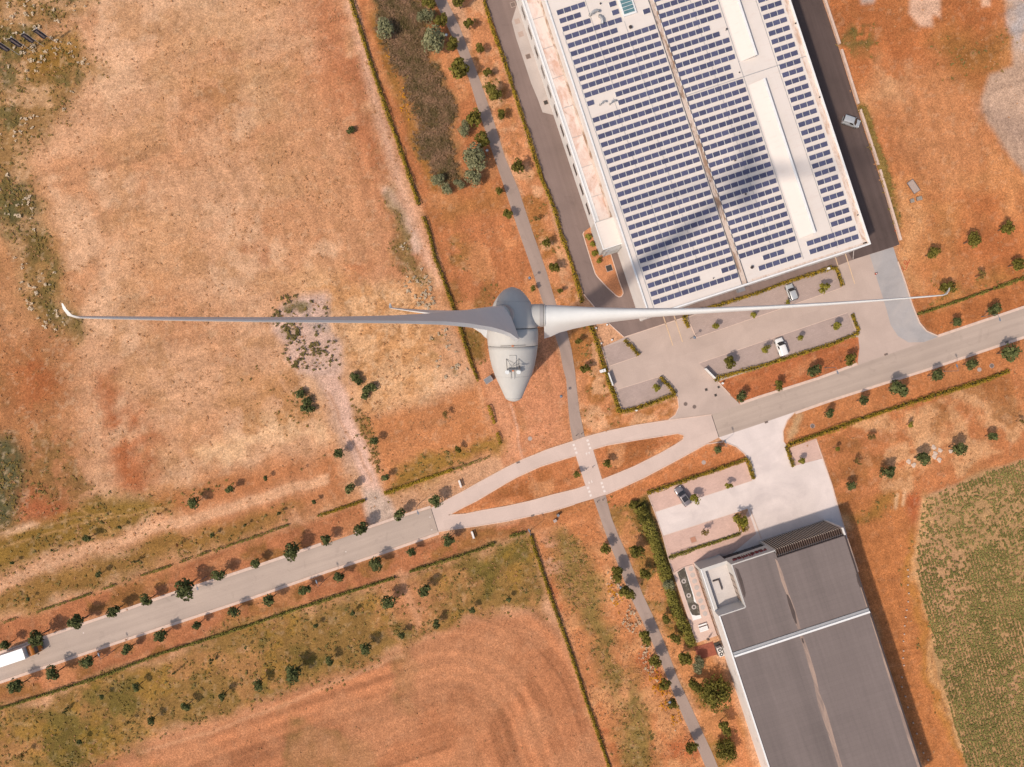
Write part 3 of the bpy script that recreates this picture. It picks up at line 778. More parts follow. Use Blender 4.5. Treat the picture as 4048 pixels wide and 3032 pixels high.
sl, m = paint([(3345, 1975), (3560, 1940), (3600, 2000), (3615, 2200), (3660, 2440), (3790, 2900), (3850, 3200), (3700, 3200), (3560, 2740), (3420, 2330)], (198, 124, 74), 1.0, 0.95, 1, tu=0.15)
uu = GX[sl] * math.cos(BA) + GY[sl] * math.sin(BA)
st = fbm(uu, (GY[sl] * math.cos(BA) - GX[sl] * math.sin(BA)) * 0.03, 1.0, 151, 3)
rgb[sl] *= 1 - m[..., None] * (0.30 * (0.5 - st))[..., None]
paint([(3380, 2020), (3540, 1960), (3550, 2000), (3400, 2050)], (150, 112, 50), 2, 0.8, 2, gr=0.5)
paint([(3580, 1960), (3640, 1960), (3640, 2060), (3610, 2070), (3590, 2020)], (190, 98, 58), 1.5, 0.9, 1)
paint([(3541, 2010), (3548, 1960)], (232, 184, 140), 0.4, 0.8, 1, line=0.35)
paint([(3570, 2000), (3578, 1950)], (232, 184, 140), 0.4, 0.8, 1, line=0.35)
CROP = [(3677, 1950), (3800, 1902), (4048, 1810), (4300, 1730), (4300, 3250), (3870, 3250), (3815, 3027), (3730, 2724), (3673, 2487), (3630, 2312), (3621, 2211), (3635, 2068), (3646, 1985)]
CROP_M = paint(CROP, (196, 148, 106), 0.6, 1, 1, tu=0.1)
paint(CROP, (168, 134, 86), 3, 0.45, 2, patch=(16, 0.36, 0.56, 144))
paint([(3646, 1960), (3637, 2070), (3624, 2211), (3634, 2312), (3676, 2487), (3733, 2724), (3818, 3027)], (226, 172, 118), 1.2, 0.8, 2, line=0.7, tu=0.6)
paint([(3600, 2100), (3600, 2300), (3640, 2480), (3700, 2720), (3790, 3030)], (190, 130, 62), 1.2, 0.7, 2, line=0.8, gr=0.3)

# combed texture: growth lies along the old working direction of each field
ua = GX * math.cos(BA) + GY * math.sin(BA); va = -GX * math.sin(BA) + GY * math.cos(BA)
comb1 = fbm(ua + W1 * 5, va * 0.08 + W2, 1.3, 401, 3); comb2 = fbm(ua * 0.08 + W2, va + W1 * 5, 1.3, 407, 3)
sel = sst(0.42, 0.58, fbm(GX, GY, 45, 411, 2))
combw[CROP_M[0]] *= 1 - CROP_M[1]
comb = 1 + (comb1 * sel + comb2 * (1 - sel) - 0.5) * 0.46 * combw
rgb *= comb[..., None]
# overall ground texture at the scale of clumps
f1 = fbm(GX, GY, 2.6, 201, 4); f2 = fbm(GX, GY, 1.0, 207, 3)
k = 1 + (f1 - 0.5) * 0.24 + (f2 - 0.5) * 0.34
rgb *= k[..., None]
dk = sst(0.60, 0.72, fbm(GX, GY, 1.3, 211, 3)) * np.clip(tuft, 0, 1) * 0.55
rgb = rgb * (1 - dk[..., None]) + np.array(C(146, 104, 62)) * dk[..., None]
lt = sst(0.62, 0.74, fbm(GX, GY, 1.1, 217, 3)) * np.clip(tuft, 0, 1) * 0.35
rgb = rgb * (1 - lt[..., None]) + np.array(C(240, 200, 162)) * lt[..., None]
hgt = (fbm(GX, GY, 3.0, 231, 4) - 1.0) * 0.10 * np.clip(tuft * 1.4, 0.25, 1) - 0.03
hgt[np.abs(GX) > 160] = -0.1

def mat_ground():
    m, t, b = new_mat('dry_ground')
    at = N(t, 'ShaderNodeAttribute'); at.attribute_name = 'soil'; at.attribute_type = 'GEOMETRY'
    v = coords(t)
    n1 = ramp(t, noise(t, v, 2.0, 6, 0.75, 0.3), 0.34, 0.66, 0.70, 1.28)
    n2 = ramp(t, noise(t, v, 4.6, 4, 0.7), 0.34, 0.66, 0.72, 1.27)
    c = scalec(t, at.outputs['Color'], math_(t, 'MULTIPLY', n1, n2))
    sep = N(t, 'ShaderNodeAttribute'); sep.attribute_name = 'cover'
    k = ramp(t, noise(t, v, 1.6, 5, 0.7, 0.5), 0.56, 0.68, 0.0, 1.0)
    k = math_(t, 'MULTIPLY', k, math_(t, 'MULTIPLY', sep.outputs['Fac'], 0.65))
    c = mixc(t, k, c, C(120, 94, 56))
    t.links.new(c, b.inputs['Base Color'])
    b.inputs['Roughness'].default_value = 0.95
    b.inputs['Specular IOR Level'].default_value = 0.1
    bump(t, b, math_(t, 'ADD', noise(t, v, 2.5, 6, 0.7), math_(t, 'MULTIPLY', noise(t, v, 9, 3), 0.5)), 0.6, 0.14)
    return m
def ground():
    ny, nx = GX.shape
    me = bpy.data.meshes.new('ground')
    co = np.stack([GX, GY, hgt], -1).reshape(-1, 3).astype(np.float32)
    idx = np.arange(nx * ny).reshape(ny, nx)
    q = np.stack([idx[:-1, :-1], idx[:-1, 1:], idx[1:, 1:], idx[1:, :-1]], -1).reshape(-1, 4)
    me.vertices.add(len(co)); me.vertices.foreach_set('co', co.ravel())
    me.loops.add(q.size); me.loops.foreach_set('vertex_index', q.ravel().astype(np.int32))
    me.polygons.add(len(q)); me.polygons.foreach_set('loop_start', np.arange(0, q.size, 4, dtype=np.int32))
    me.update(calc_edges=True)
    a = me.attributes.new('soil', 'FLOAT_COLOR', 'POINT')
    colr = np.ones((len(co), 4), np.float32); colr[:, :3] = np.clip(rgb.reshape(-1, 3), 0.005, 0.9)
    a.data.foreach_set('color', colr.ravel())
    a = me.attributes.new('cover', 'FLOAT', 'POINT')
    a.data.foreach_set('value', tuft.reshape(-1).astype(np.float32))
    me.materials.append(mat_ground())
    o = bpy.data.objects.new('ground', me)
    COL.objects.link(o)
    o['kind'] = 'structure'
ground()
def ground_value(arr, x, y):
    j = int(np.clip(np.searchsorted(gx, x), 0, len(gx) - 1)); i = int(np.clip(np.searchsorted(gy, y), 0, len(gy) - 1))
    return arr[i, j]
# ------------------------------------------------------------------ paving: sheets with thickness, each 4 mm above the one below
def pave(name, px, mat, z=0.0):
    return tag(MB().prism(PX(px), -0.55, z).build(name, mat), kind='structure')
NEDGE_W = [(-200, 2655), (0, 2587), (181, 2524), (344, 2467), (480, 2422), (670, 2356), (867, 2293), (1000, 2249), (1272, 2156), (1403, 2109), (1561, 2055), (1704, 2009)]
SEDGE_W = [(-200, 2758), (0, 2691), (167, 2635), (290, 2592), (507, 2519), (720, 2449), (1000, 2356), (1299, 2251), (1421, 2211), (1579, 2157), (1733, 2102)]
NEDGE_E = [(2813, 1639), (2928, 1600), (3000, 1575), (3237, 1500), (3393, 1442), (3502, 1404), (3711, 1333), (4048, 1219), (4260, 1148)]
SEDGE_E = [(2842, 1729), (3000, 1677), (3142, 1628), (3284, 1578), (3512, 1505), (3682, 1451), (4048, 1328), (4260, 1257)]
pave('road', NEDGE_W + SEDGE_W[::-1], M['road'], 0.010)
pave('road', NEDGE_E + SEDGE_E[::-1], M['road'], 0.010)
NL_N = [(1704, 2009), (1774, 1972), (1828, 1944), (1900, 1903), (2000, 1849), (2068, 1816), (2167, 1776), (2267, 1744), (2312, 1728), (2394, 1706), (2512, 1681), (2643, 1661), (2751, 1647), (2813, 1639)]
SL_S = [(1733, 2102), (1783, 2093), (1880, 2080), (2000, 2061), (2091, 2041), (2181, 2021), (2272, 1993), (2346, 1971), (2394, 1955), (2453, 1930), (2543, 1889), (2679, 1817), (2792, 1755), (2842, 1729)]
NL_S = [(1774, 2036), (1830, 2006), (1883, 1980), (2000, 1910), (2045, 1885), (2136, 1844), (2208, 1821), (2276, 1801), (2344, 1776), (2398, 1760), (2512, 1740), (2602, 1726), (2679, 1713), (2704, 1721)]
SL_N = [(1774, 2036), (1840, 2032), (1905, 2018), (2000, 2002), (2091, 1982), (2181, 1957), (2272, 1935), (2315, 1921), (2380, 1896), (2435, 1874), (2507, 1844), (2607, 1794), (2670, 1758), (2700, 1738), (2704, 1721)]
pave('road', NL_N + NL_S[::-1][0:] , M['couplet'], 0.014)
pave('road', SL_N + SL_S[::-1], M['couplet'], 0.016)
pave('road', [(2704, 1721), (2679, 1713), (2670, 1700), (2813, 1639), (2842, 1729), (2700, 1790), (2670, 1758), (2697, 1740)], M['couplet'], 0.020)
pave('road', [(1704, 2009), (1774, 1972), (1800, 2022), (1776, 2036), (1800, 2039), (1783, 2093), (1733, 2102)], M['couplet'], 0.020)
CP = [[(1690, -60), (1733, 32), (1790, 150), (1856, 317), (1887, 421), (1942, 588), (1991, 733), (2045, 899), (2091, 1031), (2149, 1203), (2190, 1311), (2213, 1384), (2226, 1456), (2238, 1500), (2247, 1618), (2254, 1686), (2265, 1744)],
      [(1737, -60), (1770, 9), (1815, 100), (1851, 195), (1901, 326), (1951, 475), (1996, 620), (2050, 750), (2104, 913), (2158, 1067), (2199, 1203), (2240, 1302), (2260, 1384), (2274, 1474), (2276, 1500), (2290, 1622), (2312, 1728)]]
pave('cycle_path', CP[0] + CP[1][::-1], M['cycle'], 0.004)
pave('cycle_path', [(2276, 1801), (2344, 1776), (2380, 1896), (2315, 1921)], M['couplet'], 0.004)
CQ = [[(2346, 1972), (2376, 2057), (2403, 2134), (2435, 2212), (2466, 2291), (2498, 2372), (2543, 2463), (2584, 2553), (2620, 2635), (2652, 2716), (2702, 2838), (2765, 2974), (2800, 3060), (2860, 3200)],
      [(2394, 1956), (2416, 2043), (2444, 2116), (2480, 2193), (2502, 2250), (2539, 2345), (2588, 2449), (2634, 2558), (2679, 2680), (2738, 2807), (2783, 2906), (2815, 2974), (2850, 3060), (2905, 3200)]]
pave('cycle_path', CQ[0] + CQ[1][::-1], M['cycle'], 0.004)
# north yard
pave('yard', [(1880, -160), (1919, 0), (1985, 190), (2035, 340), (2066, 435), (2093, 521), (2121, 611), (2152, 706), (2175, 759), (2207, 841), (2229, 931), (2265, 1026), (2293, 1121), (2308, 1164), (2349, 1212), (2398, 1271), (2468, 1334), (2702, 1257), (2830, 1213), (3300, 1055), (3370, 1027), (3330, 930), (2850, 1080), (2520, 1150), (2330, 600), (2150, 100), (2080, -160)], M['yard'], 0.0)
pave('apron', [(2043, -160), (2043, 20), (2023, 84), (2040, 150), (2075, 254), (2100, 330), (2127, 394), (2145, 444), (2181, 453), (2240, 470), (2120, 60), (2100, -160)], M['apron'], 0.004)
pave('lane', [(3060, -160), (3205, -160), (3251, 0), (3315, 190), (3388, 426), (3467, 668), (3493, 750), (3552, 954), (3556, 966), (3531, 976), (3370, 1027), (3300, 900), (3200, 300)], M['lane'], 0.004)
pave('concrete_yard', [(2468, 1334), (2702, 1257), (2830, 1213), (3300, 1055), (3370, 1027), (3531, 976), (3549, 1034), (3578, 1115), (3606, 1205), (3635, 1276), (3663, 1309), (3711, 1333), (3502, 1404), (3393, 1442), (3391, 1427), (3398, 1375), (3393, 1333), (3379, 1330), (3000, 1456), (2838, 1508), (2887, 1562), (2928, 1600), (2813, 1639), (2751, 1647), (2643, 1661), (2670, 1640), (2684, 1609), (2679, 1568), (2668, 1560), (2458, 1622), (2379, 1373)], M['concrete'], 0.006)
pave('fresh_concrete', [(3438, 1006), (3531, 977), (3549, 1034), (3578, 1115), (3606, 1205), (3635, 1276), (3663, 1309), (3709, 1331), (3654, 1352), (3592, 1354), (3550, 1328), (3521, 1285), (3502, 1214), (3469, 1110)], M['blue_concrete'], 0.010)
UPPER_LOT = [(2717, 1258), (2753, 1335), (3332, 1136), (3302, 1058), (2824, 1215)]
LOWER_LOT = [(2762, 1436), (3350, 1236), (3385, 1318), (3000, 1446), (2833, 1498)]
pave('car_park', UPPER_LOT, M['lot'], 0.010)
pave('car_park', LOWER_LOT, M['lot'], 0.010)
pave('car_park', [(2382, 1373), (2461, 1349), (2521, 1409), (2412, 1446)], M['lot'], 0.010)
pave('car_park', [(2443, 1539), (2600, 1491), (2662, 1560), (2460, 1622)], M['lot'], 0.010)
# south lot
pave('concrete_yard', [(2842, 1729), (3000, 1677), (3142, 1628), (3114, 1661), (3097, 1704), (3099, 1746), (3115, 1770), (3142, 1841), (3252, 1812), (3289, 1917), (3308, 1988), (3345, 2111), (3365, 2180), (3000, 2300), (2880, 2200), (2990, 2110), (2955, 2010), (2901, 2030), (2620, 2120), (2588, 2025), (2972, 1900), (2955, 1812), (2942, 1794), (2910, 1767), (2860, 1747)], M['white_concrete'], 0.006)
pave('car_park', [(2561, 1953), (2946, 1826), (2972, 1900), (2588, 2025)], M['pink_lot'], 0.010)
pave('car_park', [(2620, 2120), (2901, 2030), (2922, 2104), (2642, 2202)], M['pink_lot'], 0.010)
pave('footpath', [(2642, 2203), (2922, 2106), (2955, 2020), (2965, 2012), (3010, 2130), (2900, 2240), (2780, 2300), (2662, 2266)], M['pink_lot'], 0.002)
pave('car_park', [(3123, 1770), (3223, 1735), (3251, 1811), (3142, 1841)], M['pink_lot'], 0.010)

# kerbs: real steps
def kerb(px, w=0.30, h=0.10, mat='kerb'):
    q = PX(px)
    return tag(MB().prism(offset_line(q, w / 2), -0.5, h).build('kerb', M[mat]), kind='structure')
def shift(px, d):
    q = []
    for i, p in enumerate(px):
        a = px[max(i - 1, 0)]; b = px[min(i + 1, len(px) - 1)]
        L = math.hypot(b[0] - a[0], b[1] - a[1])
        q.append((p[0] - (b[1] - a[1]) / L * d, p[1] + (b[0] - a[0]) / L * d))
    return q
for e, d in ((NEDGE_W, -6), (SEDGE_W, 6), (NEDGE_E[:4], -6), (NEDGE_E[5:], -6), (SEDGE_E[1:], 5)):
    pass
def gutter_strip(px, d, w):
    q = PX(shift(px, d))
    tag(MB().prism(offset_line(q, w / 2), -0.5, 0.03).build('kerb', M['kerb']), kind='structure')
gutter_strip(NEDGE_W[:9], -6, 0.66); gutter_strip(NEDGE_W[9:], -6, 0.6)
gutter_strip(SEDGE_W, 6, 0.62)
gutter_strip(NEDGE_E[1:4] , -5, 0.6); gutter_strip([NEDGE_E[3], (3391, 1443)], -5, 0.6); gutter_strip(NEDGE_E[6:], -5, 0.6)
gutter_strip(SEDGE_E[2:], 5, 0.6)
kerb(NL_N, 0.22, 0.08); kerb(SL_S[:7], 0.22, 0.08); kerb(SL_S[8:13], 0.22, 0.08)
kerb(NL_S[:8], 0.22, 0.08); kerb(SL_N[:8], 0.22, 0.08)
kerb(NL_S[8:] + SL_N[8:][::-1][1:], 0.22, 0.08)
ISL = [(2309, 916), (2304, 925), (2331, 1014), (2353, 1082), (2363, 1096), (2399, 1135), (2436, 1169), (2447, 1174), (2456, 1172), (2463, 1160), (2462, 1150), (2447, 1111), (2413, 1000), (2400, 960), (2345, 890)]
tag(MB().prism(PX(ISL), -0.5, 0.10).build('traffic_island', plain('island_soil', C(206, 136, 92), 0.95, 0.16, 0.5, 0.2, 4.0)), kind='structure')
kerb(ISL[:-2], 0.2, 0.13)
kerb([(2308, 1164), (2349, 1212), (2398, 1271), (2468, 1334)], 0.2, 0.12)
kerb([(2379, 1373), (2458, 1622)], 0.25, 0.10)
kerb([(2717, 1258), (2753, 1335)], 0.2, 0.10)
kerb([(3549, 1034), (3578, 1115), (3606, 1205), (3635, 1276), (3663, 1309), (3711, 1330)], 0.25, 0.10)
kerb([(2901, 2028), (2922, 2104)], 0.2, 0.10); kerb([(2946, 1826), (2972, 1900)], 0.2, 0.10)
kerb([(2561, 1953), (2588, 2024), (2620, 2119), (2642, 2203), (2662, 2266)], 0.2, 0.10)
kerb([(2965, 2012), (3010, 2130)], 0.2, 0.08)
kerb([(3108, 1770), (3142, 1843)], 0.2, 0.1); kerb([(3225, 1735), (3252, 1812), (3289, 1917), (3308, 1988), (3345, 2111)], 0.2, 0.08)
kerb([(2792, 1755), (2860, 1746), (2910, 1766), (2942, 1793), (2956, 1812)], 0.2, 0.1)
kerb([(3142, 1630), (3112, 1661), (3095, 1704), (3097, 1746)], 0.2, 0.1)
kerb([(2887, 1562), (2851, 1523), (2838, 1508)], 0.2, 0.1)
kerb([(2643, 1659), (2670, 1640), (2684, 1609), (2679, 1568)], 0.2, 0.1)
# low concrete wall beside the dark lane, in separate lengths
WALLPX = [(3251, 0), (3316, 190), (3389, 426), (3468, 668), (3494, 752), (3553, 952)]
for i, (a, b_) in enumerate((((3200, -160), (3312, 178)), ((3319, 200), (3386, 414)), ((3393, 436), (3465, 655)), ((3471, 674), (3553, 952)))):
    q = PX(shift([a, b_], -5))
    o = MB().prism(offset_line(q, 0.24), -0.4, 0.55).build('retaining_wall', M['kerb'])
    tag(o, ['length of low concrete wall beside the dark lane, running off the top of the picture', 'length of low concrete wall beside the dark lane, just above the silver van',
            'length of low concrete wall beside the dark lane, next to the silver van', 'longest length of low concrete wall beside the dark lane, ending at the fresh grey concrete'][i], 'wall', 'low wall along the dark lane')

# painted markings
def mark(px, mat='paint_white', z=0.022):
    return tag(MB().prism(PX(px), z - 0.003, z).build('road_marking', M[mat]), kind='structure')
def sq(cx, cy, s=9):
    u = Vector((math.cos(R(18)), -math.sin(R(18)))) * s / 2; v = Vector((math.sin(R(18)), math.cos(R(18)))) * s / 2
    return [(cx + u.x + v.x, cy + u.y + v.y), (cx - u.x + v.x, cy - u.y + v.y), (cx - u.x - v.x, cy - u.y - v.y), (cx + u.x - v.x, cy + u.y - v.y)]
k_ = 0.378
for x, y in ((180, 315), (194, 353), (208, 395), (337, 307), (351, 347), (325, 268), (330, 763), (343, 802), (357, 842), (473, 714), (486, 755), (501, 797)):
    mark(sq(2200 + x * k_, 1640 + y * k_))
for x, y, s in ((312, 410, 1), (340, 402, 1), (342, 703, -1), (370, 693, -1)):
    X, Y = 2200 + x * k_, 1640 + y * k_
    mark([(X - 4, Y - 5 * s), (X + 4, Y - 6.2 * s), (X + 1.6 * s, Y + 6 * s)])
def line(px, w, mat, z=0.018):
    return tag(MB().prism(offset_line(PX(px), w / 2), z - 0.003, z).build('road_marking', M[mat]), kind='structure')
line([(2621, 1247), (2660, 1366)], 0.22, 'paint_yellow'); line([(2663, 1243), (2698, 1352)], 0.22, 'paint_yellow')
line([(3301, 1013), (3336, 1128)], 0.2, 'paint_yellow'); line([(3341, 1001), (3379, 1122)], 0.2, 'paint_yellow')
line([(2445, 988), (2538, 1270)], 0.16, 'paint_white', 0.006)
line([(2468, 1333), (2702, 1256)], 0.2, 'kerb')
line([(3375, 990), (3372, 1024)], 0.1, 'paint_white', 0.012)
for x, y in ((1700, 2044), (1707, 2094), (1367, 2181), (330, 2502)):
    mark(sq(x, y, 4), 'paint_white', 0.014)
line([(2842, 1728), (2813, 1640)], 0.12, 'chassis', 0.024)
line([(1704, 2009), (1733, 2102)], 0.12, 'chassis', 0.024)
for p in ([(2588, 2024), (2972, 1900)], [(2620, 2119), (2901, 2029)], [(2753, 1335), (3332, 1136)], [(2762, 1436), (3350, 1236)], [(2412, 1446), (2521, 1409)], [(2443, 1539), (2600, 1491)]):
    line(p, 0.12, 'kerb', 0.016)
# ------------------------------------------------------------------ buildings: local frames on the site axis
class Frame:
    def __init__(s, ox, oy):
        s.ox, s.oy = ox, oy; s.c, s.s = math.cos(BA), math.sin(BA)
    def xy(s, u, v): return (s.ox + u * s.c - v * s.s, s.oy + u * s.s + v * s.c)
    def p(s, u, v, z): return Vector((*s.xy(u, v), z))
    def loc(s, px, py, z):
        q = P(px, py, z); x, y = q.x - s.ox, q.y - s.oy
        return x * s.c + y * s.s, -x * s.s + y * s.c
    def rect(s, mb, u0, u1, v0, v1, z0, z1):
        return mb.prism([s.xy(u0, v0), s.xy(u1, v0), s.xy(u1, v1), s.xy(u0, v1)], z0, z1)
    def box(s, name, mat, u0, u1, v0, v1, z0, z1, parent):
        return s.rect(MB(), u0, u1, v0, v1, z0, z1).build(name, M[mat], parent)
FN = Frame(29.373, 14.253)
FS = Frame(47.567, -39.575)

# ---- white warehouse with the solar roof
nb = thing('warehouse', 'long white flat-roofed warehouse carrying rows of solar panels, with a stained low wing', 'building')
NL = 88.0
FN.box('wall', 'wall_white', 0, 50, 0, NL, -0.2, 10.1, nb)
FN.box('roof', 'roof_white', 0.32, 49.68, 0.32, NL - 0.3, 10.1, 10.2, nb)
mb = MB()
FN.rect(mb, -0.02, 0.32, 0, NL, 10.1, 10.5); FN.rect(mb, 49.68, 50.0, 0, NL, 10.1, 10.62); FN.rect(mb, 0.32, 49.68, -0.02, 0.32, 10.1, 10.5)
mb.build('parapet', M['cap'], nb)
FN.box('valley_gutter', 'gutter', 21.28, 22.3, 0.4, NL - 1, 10.2, 10.225, nb)
mb = MB(); FN.rect(mb, 21.1, 21.28, 0.4, NL - 1, 10.2, 10.27); FN.rect(mb, 22.3, 22.48, 0.4, NL - 1, 10.2, 10.27)
mb.build('gutter_edge', M['steel'], nb)
FN.box('edge_gutter', 'edge_dirt', 48.6, 49.68, 0.5, NL - 1, 10.2, 10.222, nb)
FN.box('edge_gutter', 'edge_dirt', 23.5, 49.5, 0.36, 0.8, 10.2, 10.222, nb)
def monitor(v0, v1):
    o = MB()
    a = [FN.p(35.9, v0, 10.2), FN.p(38.75, v0, 11.25), FN.p(39.15, v0, 11.3), FN.p(39.15, v0, 10.2)]
    b = [FN.p(35.9, v1, 10.2), FN.p(38.75, v1, 11.25), FN.p(39.15, v1, 11.3), FN.p(39.15, v1, 10.2)]
    o.ring([a, b])
    r = o.build('roof_monitor', M['roof_white'], nb)
    e = MB(); FN.rect(e, 38.72, 39.2, v0 - 0.03, v1 + 0.03, 11.27, 11.42); e.build('monitor_ridge', M['cap'], r)
    return r
monitor(5.95, 40.6); monitor(45.9, NL - 2)
mb = MB()
for u0, u1, v in ((22.4, 50, 42.6), (35.5, 36, 46)):
    FN.rect(mb, u0, u1 - 0.4, v, v + 0.14, 10.2, 10.25)
FN.rect(mb, 35.35, 35.47, 1.5, NL - 2, 10.2, 10.26); FN.rect(mb, 43.0, 43.1, 1.5, NL - 2, 10.2, 10.26); FN.rect(mb, 1.5, 1.62, 1.0, 64, 10.2, 10.26)
for u, v0, v1 in ((8.2, 50, 70), (7.4, 30, 47), (14.8, 40, 62), (13.6, 8, 36), (7.9, 2, 24), (29.6, 6, 62)):
    FN.rect(mb, u, u + 0.09, v0, v1, 10.2, 10.25)
mb.build('cable_tray', M['alu'], nb)
# skylight
FN.box('skylight_frame', 'cap', 14.9, 17.9, 62.8, 73, 10.2, 10.55, nb)
sk = FN.box('skylight', 'glass_green', 15.2, 17.6, 63.1, 72.7, 10.55, 10.58, nb)
mb = MB()
for i in range(13): FN.rect(mb, 15.15, 17.65, 63.1 + i * 0.78, 63.18 + i * 0.78, 10.58, 10.64)
mb.build('glazing_bar', M['cap'], sk)
def elbow(px, py, dirx, diry, r=0.28, ln=1.7):
    u, v = FN.loc(px, py, 10.6)
    b = FN.p(u, v, 10.2); d = Vector((dirx, -diry, 0)).normalized()
    side = Vector((-d.y, d.x, 0)) * 0.25
    pts = [b, b + Vector((0, 0, 0.5)), b + d * 0.25 + Vector((0, 0, 0.8)), b + d * ln * 0.55 + side + Vector((0, 0, 0.85)), b + d * ln * 0.85 + side * 0.6 + Vector((0, 0, 0.8)), b + d * ln + Vector((0, 0, 0.6))]
    return MB().tube(pts, r, 10).build('duct', M['alu'], nb, True)
elbow(2333, 57, 1, -0.35, 0.3, 2.0); elbow(2371, 62, 0.25, 1, 0.3, 1.9); elbow(2372, 413, 1, -0.4, 0.17, 1.4); elbow(2411, 410, 1, -0.4, 0.17, 1.4)
def vent(px, py, r, h, mat='dark_metal'):
    u, v = FN.loc(px, py, 10.5)
    b = FN.p(u, v, 10.2)
    o = MB().tube([b, b + Vector((0, 0, h))], r, 12).build('roof_vent', M['alu'], nb)
    MB().tube([b + Vector((0, 0, h)), b + Vector((0, 0, h + 0.08)), b + Vector((0, 0, h + 0.1))], [r * 1.25, r * 1.2, 0.01], 12).build('vent_cap', M[mat], o)
for x, y, r, h in ((2492, 108, 0.3, 0.5), (2972, 1057, 0.28, 0.5), (2373, 14, 0.14, 0.4), (2871, 117, 0.16, 0.6), (2923, 286, 0.12, 0.3), (2820, 1100, 0.1, 0.35), (2906, 634, 0.16, 0.3), (2948, 767, 0.16, 0.3), (3391, 850, 0.12, 0.3), (3145, 92, 0.14, 0.3), (3240, 384, 0.14, 0.3)):
    vent(x, y, r, h)
# low wing
FN.box('wing_wall', 'wall_white', -4.1, 0, 23.5, NL, -0.2, 6.5, nb)
FN.box('wing_roof', 'roof_annex', -3.0, -0.02, 23.52, NL - 0.3, 6.5, 6.6, nb)
mb = MB()
FN.rect(mb, -4.12, -3.72, 23.5, NL, 6.5, 7.0); FN.rect(mb, -3.72, -3.35, 23.5, NL, 6.5, 6.75); FN.rect(mb, -3.35, -3.0, 23.5, NL, 6.5, 6.68)
mb.build('wing_parapet', M['cap'], nb)
FN.box('downpipe_strip', 'gutter', -0.5, -0.02, 23.6, NL - 1, 6.6, 6.62, nb)
mb = MB()
for i in range(8): FN.rect(mb, -3.0, -0.5, 29.0 + i * 6.85, 29.1 + i * 6.85, 6.6, 6.68)
mb.build('roof_rib', M['alu'], nb)
mb = MB()
for i in range(12): FN.rect(mb, -4.16, -4.1, 26 + i * 4.6, 28.6 + i * 4.6, 3.6, 5.3)
mb.build('window_strip', M['glass_dark'], nb)
FN.box('end_block', 'wall_grey', -4.25, 0.1, 17.2, 23.45, -0.2, 7.2, nb)
FN.box('end_roof', 'roof_white', -4.1, 0.0, 17.35, 23.3, 7.2, 7.3, nb)
mb = MB(); FN.rect(mb, -4.3, -4.05, 17.15, 23.5, 7.2, 7.42); FN.rect(mb, -4.05, 0.1, 17.15, 17.35, 7.2, 7.42)
mb.build('end_parapet', M['cap'], nb)
mb = MB()
for i in range(5): FN.rect(mb, -3.6, -0.1, 16.6, 17.2, 0.9 + i * 1.25, 1.0 + i * 1.25)
for u in (-3.6, -0.2): FN.rect(mb, u, u + 0.08, 16.55, 16.63, 0, 7.0)
mb.build('escape_stair', M['alu'], nb)
# loading doors on the front
for u in (4.0, 8.5, 30, 40.5, 44):
    d = FN.box('loading_door', 'wall_grey', u, u + 3.2, -0.06, 0.0, 0, 4.0, nb)
FN.box('wall_box', 'box_grey', 22.0, 23.6, -0.9, -0.0, 3.2, 4.4, nb)

# ---- solar rows: each rack is one thing, its panels are parts
def panel_mesh(w, d, tilt):
    m = MB(); z1 = d * math.sin(tilt) ; y1 = d * math.cos(tilt)
    m.ring([[(0, 0, 0.05), (w, 0, 0.05), (w, 0, 0.09), (0, 0, 0.09)], [(0, y1, 0.05 + z1), (w, y1, 0.05 + z1), (w, y1, 0.09 + z1), (0, y1, 0.09 + z1)]])
    return m
PITCH, PW, PD, TILT = 1.603, 1.44, 0.985, R(7)
pan0 = panel_mesh(PW, PD, TILT).build('solar_panel', M['solar'])
rail_cache = {}
def solar_row(px, py, cols, gap_after, label, group, pitch=PITCH):
    u, v = FN.loc(px, py, 10.35)
    v -= PD
    r = thing('solar_array', label, 'solar panels', FN.p(u, v, 10.2), BA, group)
    seg = []
    for c in cols:
        x = c * pitch + (0.37 * pitch if gap_after and c >= gap_after else 0)
        o = pan0.copy(); COL.objects.link(o); o.parent = r; o.location = (x, 0, 0.06)
        if seg and abs(x - seg[-1][1]) < 0.2: seg[-1][1] = x + PW
        else: seg.append([x, x + PW])
    for x0, x1 in seg:
        MB().box(((x0 + x1) / 2, 0.49, 0.05), (x1 - x0 + 0.16, 0.96, 0.05)).build('mounting_rail', M['cap'], r)
    return r
L12 = list(range(12))
spec = {0: [0, 1, 2, 3], 1: [0, 1, 2, 7], 2: [0, 1, 2, 3, 7], 3: list(range(8)) + [11], 4: list(range(7)), 11: [0] + list(range(4, 12)), 12: list(range(4, 12)), 34: list(range(7)) + [10, 11]}
for kx in range(36):
    cols = spec.get(kx, L12)
    nm = {1: 'a single', 12: 'twelve'}.get(len(cols), str(len(cols)))
    solar_row(2199.2 + 10.88 * kx, 43.0 + 32.72 * kx, cols, 0,
              'solar panel row in the block beside the stained wing, %s from the front' % ordinal(35 - kx), 'solar rows on the warehouse roof, block beside the stained wing')
L8 = list(range(8))
spec = {4: L8[:6], 5: L8[:7], 9: L8[:7], 10: L8[:7], 31: [3, 4, 5], 32: [2, 3, 4, 5, 6, 7]}
for kx in range(-1, 33):
    cols = spec.get(kx, L8)
    solar_row(2593.0 + 10.87 * kx, 25.0 + 32.72 * kx, cols, 0,
              'solar panel row in the middle block beyond the gutter, %s from the front' % ordinal(32 - kx), 'solar rows on the warehouse roof, middle block')
